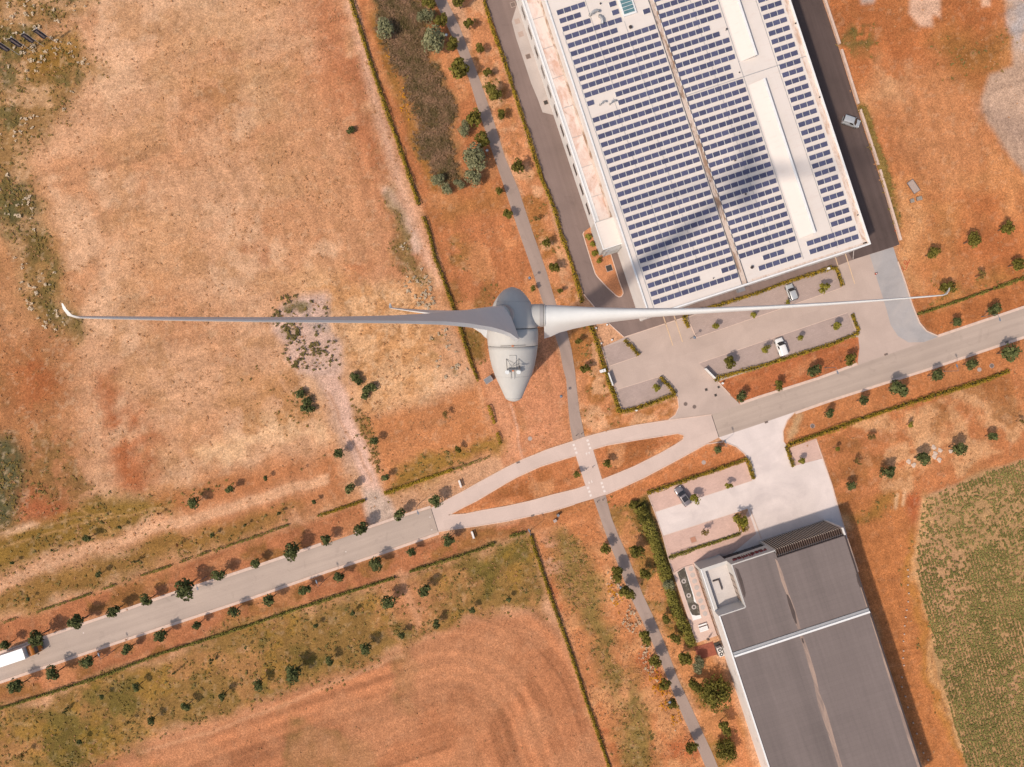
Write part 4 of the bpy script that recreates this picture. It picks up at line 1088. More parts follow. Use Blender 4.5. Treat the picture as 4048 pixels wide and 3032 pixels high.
for kx in range(-1, 29):
    if kx >= 27:
        px, py, cols = (3187, 956, range(7)) if kx == 27 else (3198, 989, range(7))
    else:
        px, py, cols = 3004.7 + 10.68 * kx, 28 + 32.78 * kx, range(3)
    solar_row(px, py, list(cols), 0, ('long row' if kx >= 27 else 'short row') + ' of solar panels along the dark lane side, %s from the front' % ordinal(28 - kx), 'solar rows on the warehouse roof, block along the dark lane', 1.585)
bpy.data.objects.remove(pan0)

# ---- grey-roofed hall in the lower right
sb = thing('hall', 'dark grey flat-roofed hall with brown fins, red wall letters and white side walls', 'building')
SV = -62.0
FS.box('wall', 'wall_white', -6.05, 25.5, SV, -9.3, -0.2, 8.8, sb)
FS.box('wall', 'wall_grey', 0.0, 9.95, -9.3, 0.4, 4.0, 8.8, sb)
FS.box('wall', 'wall_white', 9.95, 25.5, -9.3, -1.25, -0.2, 8.8, sb)
FS.box('wall_lining', 'dark_metal', 10.02, 25.25, -1.25, -1.2, 0, 8.8, sb)
mb = MB(); mb.prism([FS.xy(-5.6, SV), FS.xy(25.2, SV), FS.xy(25.2, -1.35), FS.xy(9.95, -1.35), FS.xy(9.95, 0.2), FS.xy(0.2, 0.2), FS.xy(0.2, -9.5), FS.xy(-5.6, -9.5)], 8.8, 8.9)
mb.build('roof', M['roof_grey'], sb)
mb = MB()
FS.rect(mb, -6.08, -5.75, SV, -9.3, 8.8, 9.08); mb.build('parapet', M['cap'], sb)
mb = MB(); FS.rect(mb, -5.75, -5.6, SV, -9.5, 8.8, 8.93); FS.rect(mb, 25.2, 25.53, SV, -1.2, 8.8, 9.0); FS.rect(mb, 9.95, 25.2, -1.35, -1.18, 8.8, 9.0)
mb.build('roof_edge', M['dark_metal'], sb)
mb = MB(); FS.rect(mb, -0.03, 9.98, 0.2, 0.43, 8.8, 8.98); FS.rect(mb, -0.03, 0.2, -9.3, 0.2, 8.8, 8.96); FS.rect(mb, -5.75, -0.03, -9.5, -9.27, 8.8, 8.96)
mb.build('roof_edge', M['wall_grey'], sb)
FS.box('expansion_upstand', 'cap', -5.6, 25.2, -18.75, -18.35, 8.9, 9.35, sb)
FS.box('upstand_flashing', 'alu', -5.6, 25.2, -18.35, -17.75, 8.9, 9.12, sb)
def flat_patch(name, mat, pts, z, parent, h=0.004):
    return MB().prism([tuple(P(x, y, z)[:2]) for x, y in pts], z - h, z).build(name, M[mat], parent)
def zr(x, y): return (2700 + x / 3.16, 2040 + y / 3.16)
flat_patch('silt_strip', 'silt', [zr(1148, 530), zr(1180, 560), zr(1240, 700), zr(1300, 900), zr(1325, 985), zr(1290, 975), zr(1230, 820), zr(1180, 640)], 8.915, sb)
flat_patch('silt_strip', 'silt', [zr(1295, 975), zr(1330, 985), zr(1400, 1160), zr(1470, 1410), zr(1435, 1410), zr(1390, 1310), zr(1320, 1120)], 8.915, sb)
flat_patch('dark_patch', 'dark_felt', [zr(1293, 978), zr(1312, 985), zr(1345, 1050), zr(1400, 1200), zr(1424, 1345), zr(1408, 1345), zr(1370, 1260), zr(1318, 1100)], 8.922, sb)  # damp stain lying in the silted valley
flat_patch('dark_patch', 'dark_felt', [zr(648, 640), zr(690, 665), zr(742, 800), zr(782, 960), zr(776, 1025), zr(752, 985), zr(712, 850)], 8.922, sb)  # slender patch beside the terrace, only a darker tone on the felt
flat_patch('silt_strip', 'silt', [(3162, 2514), (3176, 2514), (3200, 2585), (3224, 2665), (3240, 2740), (3265, 2800), (3285, 2870), (3300, 2925), (3330, 3032), (3350, 3100), (3334, 3100), (3300, 2985), (3270, 2890), (3235, 2790), (3215, 2690), (3190, 2610)], 8.915, sb)
flat_patch('dark_patch', 'dark_felt', [(3168, 2522), (3174, 2524), (3179, 2540), (3176, 2545), (3170, 2535)], 8.922, sb)
flat_patch('dark_patch', 'dark_felt', [(3383, 2266), (3392, 2280), (3404, 2320), (3400, 2324), (3390, 2302)], 8.922, sb)
for a in (((3348, 2130), (3352, 2128), (3395, 2260), (3388, 2262)), ((3395, 2300), (3402, 2300), (3434, 2400), (3424, 2398)), ((3440, 2440), (3450, 2440), (3520, 2660), (3600, 2920), (3640, 3040), (3630, 3040), (3588, 2920), (3508, 2664))):
    flat_patch('silt_strip', 'silt', a, 8.912, sb)
# brown fins along the entrance front
for i in range(31):
    fn_ = FS.box('facade_fin', 'fin_brown', 10.15 + i * 0.492, 10.31 + i * 0.492, -1.15, 0.38, 0.2, 8.7, sb)
    FS.box('fin_edge', 'fin_edge', 10.14 + i * 0.492, 10.32 + i * 0.492, 0.38, 0.46, 0.2, 8.7, fn_)
mb = MB()
for z in (0.3, 2.8, 5.6, 8.3): FS.rect(mb, 10.0, 25.2, -1.05, -0.95, z, z + 0.12)
for i in range(30): FS.rect(mb, 10.42 + i * 0.492, 10.6 + i * 0.492, -1.15, -0.85, 7.6, 8.72)
mb.build('fin_rail', M['fin_rail'], sb)
FS.box('end_cheek', 'wall_white', 25.25, 25.55, -1.2, 0.45, -0.2, 9.0, sb)
FS.box('end_cheek', 'wall_grey', 9.75, 10.02, -0.2, 0.5, -0.2, 8.9, sb)
# glazed ground floor under the lettered band
FS.box('glazing', 'glass_dark', 0.1, 9.8, -0.9, -0.3, 0, 4.0, sb)
mb = MB()
for i in range(6): FS.rect(mb, 0.1 + i * 1.92, 0.2 + i * 1.92, -0.3, -0.22, 0, 4.0)
mb.build('mullion', M['dark_metal'], sb)
FS.box('wall', 'wall_grey', 0.0, 9.9, -9.3, -0.9, -0.2, 4.0, sb)
# roof terrace block
FS.box('wall', 'wall_grey', -6.05, 0.0, -9.3, 0.4, -0.2, 4.5, sb)
FS.box('terrace_floor', 'terrace', -5.2, -0.02, -9.28, -0.35, 4.5, 4.56, sb)
mb = MB(); FS.rect(mb, -6.07, -5.2, -9.3, 0.42, 4.5, 5.7); FS.rect(mb, -5.2, 0.0, -0.35, 0.42, 4.5, 5.7)
mb.build('terrace_parapet', M['wall_grey'], sb)
mb = MB(); FS.rect(mb, -6.1, -5.85, -9.3, 0.45, 5.7, 5.78)
mb.build('parapet_cap', M['cap'], sb)
w = FS.box('window', 'glass_amber', -0.06, -0.002, -8.6, -2.6, 4.6, 7.4, sb)
mb = MB()
for i in range(5): FS.rect(mb, -0.1, -0.05, -8.6 + i * 1.47, -8.52 + i * 1.47, 4.6, 7.45)
mb.build('window_frame', M['dark_metal'], w)
u, v = FS.loc(*[2500 + 1415 / 4.142, 2000 + 1260 / 4.142], 4.7)
mb = MB()
FS.rect(mb, u + 0.1, u + 0.3, v - 1.6, v + 0.9, 4.56, 5.0); FS.rect(mb, u - 1.2, u + 0.1, v + 0.7, v + 0.9, 4.56, 5.0)
mb.build('terrace_bench', M['dark_metal'], sb)
# west side ground-floor windows
w = FS.box('window', 'glass_amber', -6.11, -6.05, -19.0, -0.6, 0.2, 2.9, sb)
mb = MB()
for i in range(9): FS.rect(mb, -6.14, -6.1, -19.0 + i * 2.28, -18.9 + i * 2.28, 0.2, 2.9)
mb.build('window_frame', M['dark_metal'], w)
mb = MB()
for i in range(7): FS.rect(mb, -6.08, -6.05, -24 - i * 5.2, -22.9 - i * 5.2, 6.2, 6.6)
mb.build('wall_vent', M['alu'], sb)
# red raised letters on the band, read from the forecourt
cu = bpy.data.curves.new('lettering', 'FONT')
cu.body = 'racdinlao'
cu.size = 2.1; cu.extrude = 0.14; cu.space_character = 1.05; cu.offset = 0.015
to = bpy.data.objects.new('lettering_tmp', cu); COL.objects.link(to)
dg = bpy.context.evaluated_depsgraph_get()
tm = bpy.data.meshes.new_from_object(to.evaluated_get(dg))
bpy.data.objects.remove(to)
tm.materials.clear(); tm.materials.append(M['red_letters']); tm.materials.append(M['chassis'])
for p in tm.polygons:
    p.material_index = 1 if p.normal.z > 0.9 else 0  # front faces coloured black to stand in for the north-side shade
xs = [v_.co.x for v_ in tm.vertices]
sc = 7.7 / (max(xs) - min(xs)); x0 = min(xs)
for v_ in tm.vertices: v_.co.x = (v_.co.x - x0) * sc
lo = bpy.data.objects.new('lettering', tm); COL.objects.link(lo); lo.parent = sb
ux = -Vector((math.cos(BA), math.sin(BA), 0)); nz = Vector((-math.sin(BA), math.cos(BA), 0))
mw = Matrix((ux, Vector((0, 0, 1)), nz)).transposed().to_4x4()
mw.translation = FS.p(8.75, 0.56, 6.35)
lo.matrix_basis = mw

# ---- the garden strip on its west side
def q5(x, y): return (2660 + x / 4.3625, 2230 + y / 4.3625)
tag(MB().prism(PX([q5(0, 150), q5(200, 40), q5(350, 0), q5(760, 1230), q5(400, 1355)]), -0.5, 0.16).build('patio', M['patio']), kind='structure')
pd_ = thing('pond', 'long dark garden pond with algae rings and a pale dry end', 'pond')
MB().prism(PX([q5(70, 140), q5(200, 45), q5(490, 925), q5(345, 970)]), -0.4, 0.175).build('basin', M['cap'], pd_)
MB().prism(PX([q5(72, 138), q5(198, 48), q5(350, 560), q5(360, 640), q5(440, 700), q5(468, 870), q5(400, 885), q5(330, 870), q5(290, 800)]), 0.1, 0.185).build('water', M['pond'], pd_)
for i, (x, y) in enumerate(((185, 290), (270, 535), (360, 735))):
    c = P(*q5(x, y)); m = MB()
    m.ring([[(c.x + r_ * math.cos(t), c.y + r_ * math.sin(t), z) for t in [k * math.pi / 8 for k in range(16)]] for r_, z in ((0.55, 0.18), (0.5, 0.24), (0.3, 0.24), (0.25, 0.18))], False, False)
    m.build('fountain_ring', M['paver_round'], pd_)
for i, (x, y) in enumerate(((310, 75), (338, 185), (372, 290), (408, 400), (440, 515), (475, 630), (512, 740), (550, 850))):
    c = P(*q5(x, y))
    o = MB().tube([c + Vector((0, 0, 0.1)), c + Vector((0, 0, 0.185))], 0.57, 18).build('stepping_stone', M['paver_round'])
    tag(o, '%s round grey stone disc from the terrace corner, on the slabs beside the pond' % ordinal(i), 'stepping stone', 'round stones beside the garden pond')
bn = thing('bench', 'wide white slatted bench on the patio below the pond', 'bench', P(*q5(515, 1085)), BA)
for k in range(4):
    MB().box((0, -0.62 + k * 0.36 if k < 3 else 0.75, 0.55), (2.0, 0.32, 0.06)).build('seat_slat', M['cap'], bn)
for x in (-0.9, 0.9): MB().box((x, -0.1, 0.34), (0.08, 1.4, 0.36)).build('leg', M['alu'], bn)
hp = thing('heat_pump', 'pale twin-fan cooling unit on the slab by the white hall wall', 'cooling unit', P(*q5(785, 1455)), R(110))
MB().box((0, 0, 0.08), (3.0, 1.35, 0.2)).build('plinth', M['iron_dark'], hp)
MB().box((-0.35, 0, 0.75), (2.1, 1.05, 1.15)).build('casing', M['wall_white'], hp)
for x in (-0.85, 0.15):
    m = MB().tube([(x, 0, 1.32), (x, 0, 1.4)], 0.42, 16).build('fan_grille', M['iron_dark'], hp)
    MB().tube([(x, 0, 1.4), (x, 0, 1.44)], 0.16, 12).build('fan_hub', M['cap'], m)
tag(MB().prism(PX([q5(372, 1432), q5(690, 1335), q5(762, 1560), q5(440, 1640)]), -0.5, 0.05).build('gravel_bed', M['red_gravel']), kind='structure')
pf = thing('parasol', 'folded grey parasol leaning on the patio by the hedge end', 'parasol', P(*q5(600, 1290)))
MB().tube([(0, 0, 0.1), (-0.25, 0.55, 2.3)], [0.05, 0.04], 8).build('pole', M['steel'], pf)
MB().tube([(-0.1, 0.2, 0.9), (-0.2, 0.45, 1.9), (-0.25, 0.58, 2.5)], [0.22, 0.16, 0.03], 8).build('canopy', M['iron'], pf)
MB().tube([(0, 0, 0.0), (0, 0, 0.18)], 0.35, 12).build('base', M['iron'], pf)

# ------------------------------------------------------------------ wind turbine
wt = thing('wind_turbine', 'pale grey wind turbine with egg-shaped nacelle and three blades, seen from above', 'wind turbine', (0.5, 4.3, 0))
base = Vector((0.5, 4.3, 0))
HUB = Vector((0.40, 6.42, 94.0)) - base
TL, YW = 0.1167, 0.0147
AX = Vector((-math.sin(YW) * math.cos(TL), math.cos(YW) * math.cos(TL), math.sin(TL))).normalized()
EX = AX.cross(Vector((0, 0, 1))).normalized()
UPV = EX.cross(AX).normalized()
def H(x, s, h): return HUB + EX * x + AX * s + UPV * h
def lathe(prof, n=40):
    return [[H(-0.36 + r * math.cos(t), s, r * math.sin(t)) for t in [2 * math.pi * k / n for k in range(n)]] for s, r in prof]
ZP = 0.00722
def sx(yz): return (454 - yz) * ZP
sp = [(81, 4), (86, 30), (97, 62), (118, 108), (160, 155), (210, 195), (270, 235), (340, 266), (420, 293), (500, 312), (560, 322), (612, 331)]
sp_o = MB().ring(lathe([(sx(y), r * ZP) for y, r in sp])).build('spinner', M['turbine'], wt, True)
na = [(622, 332), (660, 334), (700, 335), (760, 334), (842, 329)]
nb_ = [(848, 327), (900, 321), (1000, 307), (1100, 286), (1230, 246), (1320, 208), (1400, 172), (1480, 137), (1535, 113), (1545, 108), (1570, 76), (1584, 40), (1590, 4)]
MB().ring(lathe([(sx(y), r * ZP) for y, r in na])).build('generator_cowl', M['turbine'], wt, True)
nac = MB().ring(lathe([(sx(y), r * ZP) for y, r in nb_])).build('nacelle', M['turbine'], wt, True)
MB().ring(lathe([(sx(611), 322 * ZP), (sx(623), 324 * ZP)])).build('seam', M['turbine_seam'], wt, True)
MB().ring(lathe([(sx(841), 323 * ZP), (sx(849), 322 * ZP)])).build('seam', M['turbine_seam'], wt, True)
def seam(y, r): return MB().ring(lathe([(sx(y - 1.4), r * ZP), (sx(y - 1.0), (r + 1.8) * ZP), (sx(y + 1.0), (r + 2.2) * ZP), (sx(y + 1.4), r * ZP)]), False, False).build('seam', M['turbine_grey'], wt, True)
seam(272, 236.5); seam(1240, 242); seam(1540, 112)
# tower
tr = [(0, 4.75), (6, 4.0), (14, 3.15), (24, 2.6), (34, 2.22), (50, 1.75), (70, 1.32), (92.2, 1.0)]
MB().ring([[(r * math.cos(t), r * math.sin(t), z) for t in [2 * math.pi * k / 40 for k in range(40)]] for z, r in tr]).build('tower', M['tower'], wt, True)
# blades
def section(le, te, th, tb=0.03, n=28):
    # leading half elliptical, trailing half drawn out to a blunt edge tb thick
    pts = []
    for k in range(n):
        a = 2 * math.pi * (k + 0.5) / n
        c, s_ = math.cos(a), math.sin(a)
        if c < 0:   # leading half: ellipse
            pts.append((c * le, s_ * th / 2))
        else:       # trailing half: tapers to the edge
            x = min(1.0, c * 1.006)
            pts.append((x * te, math.copysign((1 - x ** 1.25) * th / 2 + x * tb / 2, s_)))
    return pts
ST = [(2.62, 0.98, 2.87, 1.92, 50), (3.3, 0.97, 2.75, 1.88, 46), (4.1, 0.95, 2.5, 1.76, 40), (5.5, 0.93, 2.3, 1.48, 33), (7, 0.9, 2.1, 1.24, 27), (10, 0.84, 1.75, 0.95, 19), (12.7, 0.76, 1.55, 0.78, 13),
      (17, 0.62, 1.28, 0.55, 9), (23, 0.5, 0.98, 0.40, 6), (29, 0.4, 0.74, 0.30, 4.5), (34, 0.32, 0.56, 0.22, 3), (37.5, 0.26, 0.42, 0.16, 2), (39.0, 0.22, 0.33, 0.12, 2)]
TH0, BL = 0.0536, 39.33
for kb, pre in ((0, 1.50), (1, 1.0), (2, 0.77)):
    a = TH0 + kb * 2 * math.pi / 3
    b = EX * math.cos(a) + UPV * math.sin(a)
    t = EX * math.sin(a) - UPV * math.cos(a)
    rings = []
    def place(r, extra, le, te, th, be):
        o = HUB + b * r + AX * (pre * (max(r - 2, 0) / BL) ** 2 + extra)
        d = t * math.cos(R(be)) - AX * math.sin(R(be))
        nrm = b.cross(d).normalized()
        return [o + d * x + nrm * y for x, y in section(le, te, th, min(0.34, th * 0.36) if r < 38 else 0.02)]
    for r, le, te, th, be in ST: rings.append(place(r, 0, le, te, th, be))
    rings.append(place(39.35, 0.10, 0.18, 0.28, 0.11, 2)); rings.append(place(39.55, 0.38, 0.13, 0.2, 0.09, 2)); rings.append(place(39.62, 0.62, 0.05, 0.09, 0.04, 2))
    bl = MB().ring(rings).build('blade', M['blade'], wt, True)
    md = bl.modifiers.new('edges', 'EDGE_SPLIT'); md.split_angle = R(55)
    def cyl(r0, r1, rad, mat, nm, par):
        m = MB()
        m.ring([[HUB + b * r + (t * math.cos(q) + AX * math.sin(q)) * rr for q in [2 * math.pi * k / 36 for k in range(36)]] for r, rr in ((r0, rad), (r1, rad))])
        o = m.build(nm, M[mat], par, True); e = o.modifiers.new('edges', 'EDGE_SPLIT'); e.split_angle = R(40)
        return o
    cyl(0.9, 2.22, 1.06, 'turbine', 'blade_socket', wt)
    cyl(2.22, 2.56, 1.10, 'turbine_grey', 'pitch_ring', wt)
    cyl(2.54, 2.60, 1.0, 'turbine_seam', 'root_seam', bl)
    cyl(2.6, 2.72, 1.06, 'turbine', 'root_flange', bl)
# roof gear on the nacelle
def rad(yz):
    pr = na + nb_
    for (y0, r0), (y1, r1) in zip(pr[:-1], pr[1:]):
        if y0 <= yz <= y1: return (r0 + (r1 - r0) * (yz - y0) / (y1 - y0)) * ZP
K2 = ZP * 0.968
def T(x, yz, up=0.0):
    xx = (x - 785) * K2 - 0.36
    r = rad(yz)
    return H(xx, sx(454 + (yz - 454) * 0.972), math.sqrt(max(r * r - (xx + 0.36) ** 2, 0.01)) + up)
q = MB(); cs = [T(732, 968, 0.1), T(826, 968, 0.1), T(826, 1138, 0.16), T(732, 1138, 0.16)]
q.ring([[c - UPV * 0.25 for c in cs], cs]); q.build('roof_hatch', M['turbine'], wt)
q = MB()
q.tube([T(700, 1150, 0.55), T(880, 1148, 0.55)], 0.09, 8)
for x in (705, 870): q.tube([T(x, 1150, -0.1), T(x, 1150, 0.6)], 0.035, 6)
q.tube([T(696, 1010, 0.02), T(704, 1130, 0.9)], 0.03, 6); q.tube([T(862, 1010, 0.02), T(858, 1130, 0.9)], 0.03, 6)
q.tube([T(696, 1010, 0.05), T(858, 1110, 0.5)], 0.012, 5); q.tube([T(862, 1010, 0.05), T(750, 1120, 0.5)], 0.012, 5); q.tube([T(750, 1120, 0.5), T(1000, 1035, -0.1)], 0.012, 5)
q.tube([T(868, 1105, 0.4), T(868, 1150, 1.1)], 0.07, 6)
q.build('sensor_mast', M['steel'], wt)
for x in (705, 855):
    c = T(x, 1184, 0.5)
    MB().tube([c - UPV * 0.08, c + UPV * 0.08], 0.2, 14).build('warning_light', M['lamp_pane'], wt)
for x in (757, 803):
    MB().tube([T(x, 1172, 0.1), T(x - 2, 1284, 0.25)], 0.018, 5).build('lightning_rod', M['steel'], wt)
for y, up in ((1168, 0.5), (842, 0.05)):
    c = T(781, y, up); MB().box(tuple(c), (0.2, 0.1, 0.1)).build('beacon', M['orange_light'], wt)
q = MB(); q.tube([T(622, 842, 0.05), T(700, 840, 0.06), T(780, 838, 0.06), T(870, 837, 0.06), T(952, 835, 0.05)], 0.022, 5); q.build('safety_rail', M['steel'], wt)
# ------------------------------------------------------------------ vehicles
def loft(name, mat, stations, parent, smooth=True, split=35):
    o = MB().ring(stations).build(name, mat, parent, smooth)
    e = o.modifiers.new('edges', 'EDGE_SPLIT'); e.split_angle = R(split)
    return o
def car(name, label, cat, c, nose, L, W, Hh, paint, kind='hatch', roof_glass=False, group=None, side_glass=(0, 1)):
    """nose points along local +x"""
    rz = math.atan2(nose[1], nose[0])
    t = thing(name, label, cat, (c[0], c[1], 0.02), rz, group)
    h = W / 2; zb = Hh * 0.60; hood = Hh * (0.56 if kind != 'van' else 0.58)
    # lower body: (x, half width, sill, shoulder height)
    st = [(-0.500, 0.80, 0.42, zb * 0.86), (-0.492, 0.93, 0.30, zb * 0.97), (-0.44, 1.0, 0.24, zb), (-0.20, 1.0, 0.22, zb), (0.10, 1.0, 0.22, zb), (0.20, 1.0, 0.22, zb * 0.985),
          (0.33, 0.99, 0.22, hood), (0.42, 0.94, 0.24, hood * 0.93), (0.475, 0.82, 0.28, hood * 0.84), (0.50, 0.62, 0.36, hood * 0.68)]
    rings = []
    for x, w, z0, z1 in st:
        w *= h
        half = [(w * 0.90, z0), (w * 0.99, z0 + 0.12), (w, (z0 + z1) / 2), (w * 0.97, z1 - 0.07), (w * 0.86, z1), (w * 0.45, z1 + 0.035)]
        rings.append([(x * L, y, z) for y, z in half] + [(x * L, -y, z) for y, z in half[::-1]])
    loft('body', M[paint], rings, t)
    # cabin
    if kind == 'van': cs = [(-0.492, 0.90, 0.86), (-0.47, 0.93, 0.88), (0.06, 0.93, 0.86), (0.09, 0.92, 0.82), (0.265, 0.93, 0.90)]; xr0, xr1, xw = -0.475, 0.075, 0.265
    elif kind == 'suv': cs = None; xr0, xr1, xw = -0.43, 0.07, 0.23
    else: cs = None; xr0, xr1, xw = -0.42, 0.06, 0.23
    xb = -0.495 if kind == 'van' else -0.475
    zr = Hh
    def cab(x, wb, wt_, ztop):
        half = [(h * wb, zb - 0.06), (h * (wb * 0.4 + wt_ * 0.6), zb + (ztop - zb) * 0.6), (h * wt_, max(ztop - 0.07, zb - 0.05)), (h * wt_ * 0.88, ztop - 0.01), (h * wt_ * 0.4, ztop + 0.02)]
        return [(x * L, y, z) for y, z in half] + [(x * L, -y, z) for y, z in half[::-1]]
    rg = [cab(xb, 0.90, 0.86, zb + 0.02), cab(xr0, 0.92, 0.80, zr - 0.03), cab(-0.2, 0.92, 0.80, zr), cab(xr1 - 0.04, 0.92, 0.79, zr - 0.005), cab(xr1, 0.92, 0.78, zr - 0.03), cab(xw, 0.90, 0.86, zb + 0.0)]
    loft('cabin', M[paint], rg, t)
    # glass, 12 mm proud of the cabin
    def pane(name, pts, mat='glass_dark', n=None):
        q = MB().poly(pts); return q.build(name, M[mat], t)
    zt, zl = zr - 0.05, zb + 0.02
    e = 0.02
    pane('windscreen', [(xw * L + e - 0.03, -h * 0.80, zl + 0.03), (xw * L + 0.10, 0, zl + 0.06), (xw * L + e - 0.03, h * 0.80, zl + 0.03), (xr1 * L + e + 0.05, h * 0.72, zt + e), (xr1 * L + e + 0.07, 0, zt + e + 0.04), (xr1 * L + e + 0.05, -h * 0.72, zt + e)])
    pane('rear_window', [(xb * L - e, h * 0.76, zl + 0.1), (xb * L - e, -h * 0.76, zl + 0.1), (xr0 * L - e - 0.03, -h * 0.70, zt), (xr0 * L - e - 0.03, h * 0.70, zt)])
    for sgn in (1, -1):
        wins = [(0.09, -0.10), (-0.12, -0.28), (-0.30, -0.42)] if kind in ('suv', 'estate') else ([(0.06, -0.09)] if kind == 'van' else [(0.09, -0.12), (-0.14, -0.36)])
        for xa, xz in wins:
            f = 0.10 if xa > 0 else 0.0
            yb, yt = sgn * (h * 0.93 + 0.012), sgn * (h * 0.815 + 0.02)
            pts = [((xa + f) * L, yb, zl + 0.02), (xz * L, yb, zl + 0.02), (xz * L, yt, zt - 0.04), (xa * L - 0.05, yt, zt - 0.04)]
            pane('side_window', pts)
        m = MB().tube([(0.165 * L, sgn * (h + 0.02), zb + 0.06), (0.165 * L, sgn * (h + 0.20), zb + 0.08)], [0.09, 0.07], 8).build('wing_mirror', M[paint], t)
        MB().box((0.455 * L, sgn * h * 0.70, hood * 0.84), (0.16, 0.34, 0.12), sgn * -0.35).build('headlight', M['headlight'], t)
        MB().box((-0.492 * L, sgn * h * 0.80, zb * 0.86), (0.06, 0.2, 0.3)).build('tail_light', M['taillight'], t)
        for x in (0.315, -0.30):
            wh = MB().tube([(x * L, sgn * (h - 0.2), 0.33), (x * L, sgn * (h + 0.012), 0.33)], 0.33, 16).build('wheel', M['tyre'], t)
            MB().tube([(x * L, sgn * (h + 0.0), 0.33), (x * L, sgn * (h + 0.02), 0.33)], 0.21, 12).build('rim', M['rim'], wh)
    if roof_glass:
        MB().box((-0.13 * L, 0, zr + 0.015), (0.24 * L, W * 0.60, 0.02)).build('glass_roof', M['glass_dark'], t)
    for sgn in (1, -1):
        if kind in ('suv', 'estate'):
            MB().tube([(-0.38 * L, sgn * h * 0.70, zr + 0.0), (-0.36 * L, sgn * h * 0.70, zr + 0.06), (0.02 * L, sgn * h * 0.70, zr + 0.06), (0.04 * L, sgn * h * 0.70, zr)], 0.025, 6).build('roof_rail', M['alu' if paint != 'car_silver' else 'cap'], t)
    return t
def PV(a, b):
    return (b[0] - a[0], a[1] - b[1])
car('parked_car', 'dark grey car with a glass roof parked in the pink-paved lot by the grey hall', 'car', P(2699, 1961, 0.8)[:2], PV((2722, 1996), (2676, 1926)), 4.8, 1.92, 1.62, 'car_grey', 'suv', True)
car('parked_van', 'small white van parked in the lower row of the warehouse car park', 'van', P(3088, 1371, 0.8)[:2], PV((3099, 1404), (3076, 1338)), 4.15, 1.85, 1.78, 'car_white', 'van')
car('parked_car', 'silver estate car parked in the upper row of the warehouse car park', 'car', P(3129, 1156, 0.8)[:2], PV((3140, 1187), (3118.6, 1126)), 3.95, 1.75, 1.55, 'car_silver', 'estate')
car('parked_van', 'silver van standing crosswise on the dark lane beside the warehouse', 'van', P(3365, 481, 0.8)[:2], (60, -20), 4.1, 1.8, 1.8, 'car_silver', 'van')

# box truck driving in at the left edge
c0 = P(60.5, 2590, 2.0)
tk = thing('box_truck', 'white box truck with an orange cab on the road at the left edge', 'truck', (c0.x, c0.y, 0.03), R(18.4))
MB().box((-0.1, 0, 2.45), (7.0, 2.5, 2.9)).build('box_body', M['truck_white'], tk)
MB().box((-3.62, 0, 1.0), (0.14, 2.4, 0.5)).build('tail_lift', M['truck_orange'], tk)
MB().box((0.4, 0, 0.75), (8.2, 0.9, 0.3)).build('chassis', M['chassis'], tk)
cabr = []
for x, w, z0, z1 in ((3.52, 1.16, 0.6, 2.75), (3.75, 1.2, 0.5, 2.9), (4.5, 1.2, 0.5, 2.86), (4.85, 1.18, 0.5, 2.6), (5.15, 1.14, 0.5, 1.7), (5.28, 1.05, 0.5, 1.2)):
    half = [(w, z0), (w, (z0 + z1) / 2), (w * 0.97, z1 - 0.15), (w * 0.85, z1), (w * 0.4, z1 + 0.03)]
    cabr.append([(x, y, z) for y, z in half] + [(x, -y, z) for y, z in half[::-1]])
cb = loft('cab', M['truck_orange'], cabr, tk)
MB().poly([(5.17, -1.0, 1.72), (5.17, 1.0, 1.72), (4.90, 0.98, 2.52), (4.90, -0.98, 2.52)]).build('windscreen', M['glass_dark'], cb)
MB().box((3.95, 0, 2.98), (0.06, 2.0, 0.06)).build('roof_bar', M['orange_light'], cb)
for s_ in (1, -1):
    MB().poly([(4.95, s_ * 1.215, 1.6), (3.95, s_ * 1.215, 1.6), (3.95, s_ * 1.2, 2.4), (4.75, s_ * 1.2, 2.4)]).build('side_window', M['glass_dark'], cb)
    MB().box((5.1, s_ * 1.38, 2.0), (0.1, 0.25, 0.45)).build('wing_mirror', M['chassis'], cb)
    MB().box((5.26, s_ * 0.8, 0.85), (0.1, 0.35, 0.2)).build('headlight', M['headlight'], cb)
    for x in (4.3, -1.9):
        wh = MB().tube([(x, s_ * 0.9, 0.5), (x, s_ * 1.22, 0.5)], 0.5, 18).build('wheel', M['tyre'], tk)
        MB().tube([(x, s_ * 1.21, 0.5), (x, s_ * 1.235, 0.5)], 0.28, 12).build('rim', M['rim'], wh)

# ------------------------------------------------------------------ lamps, flags, street furniture
def street_lamp(base, armdir, label):
    b = P(*base)
    t = thing('street_lamp', label, 'street lamp', b, math.atan2(armdir[1], armdir[0]), 'street lamps along the road')
    MB().tube([(0, 0, 0), (0, 0, 0.9), (0, 0, 5.2), (0.12, 0, 5.38), (0.9, 0, 5.45)], [0.11, 0.07, 0.05, 0.045, 0.04], 8).build('pole', M['lamp_grey'], t)
    hd = MB().ring([[(0.75, y, z) for y, z in ((-0.05, 5.42), (0.05, 5.42), (0.05, 5.5), (-0.05, 5.5))], [(1.0, y, z) for y, z in ((-0.17, 5.42), (0.17, 5.42), (0.14, 5.53), (-0.14, 5.53))], [(1.45, y, z) for y, z in ((-0.16, 5.42), (0.16, 5.42), (0.12, 5.52), (-0.12, 5.52))], [(1.62, y, z) for y, z in ((-0.06, 5.43), (0.06, 5.43), (0.04, 5.48), (-0.04, 5.48))]]).build('lamp_head', M['lamp_blue'], t)
    MB().box((1.22, 0, 5.412), (0.5, 0.24, 0.012)).build('diffuser', M['lamp_pane'], hd)
RN, RS_ = (0.33, -0.94), (-0.33, 0.94)
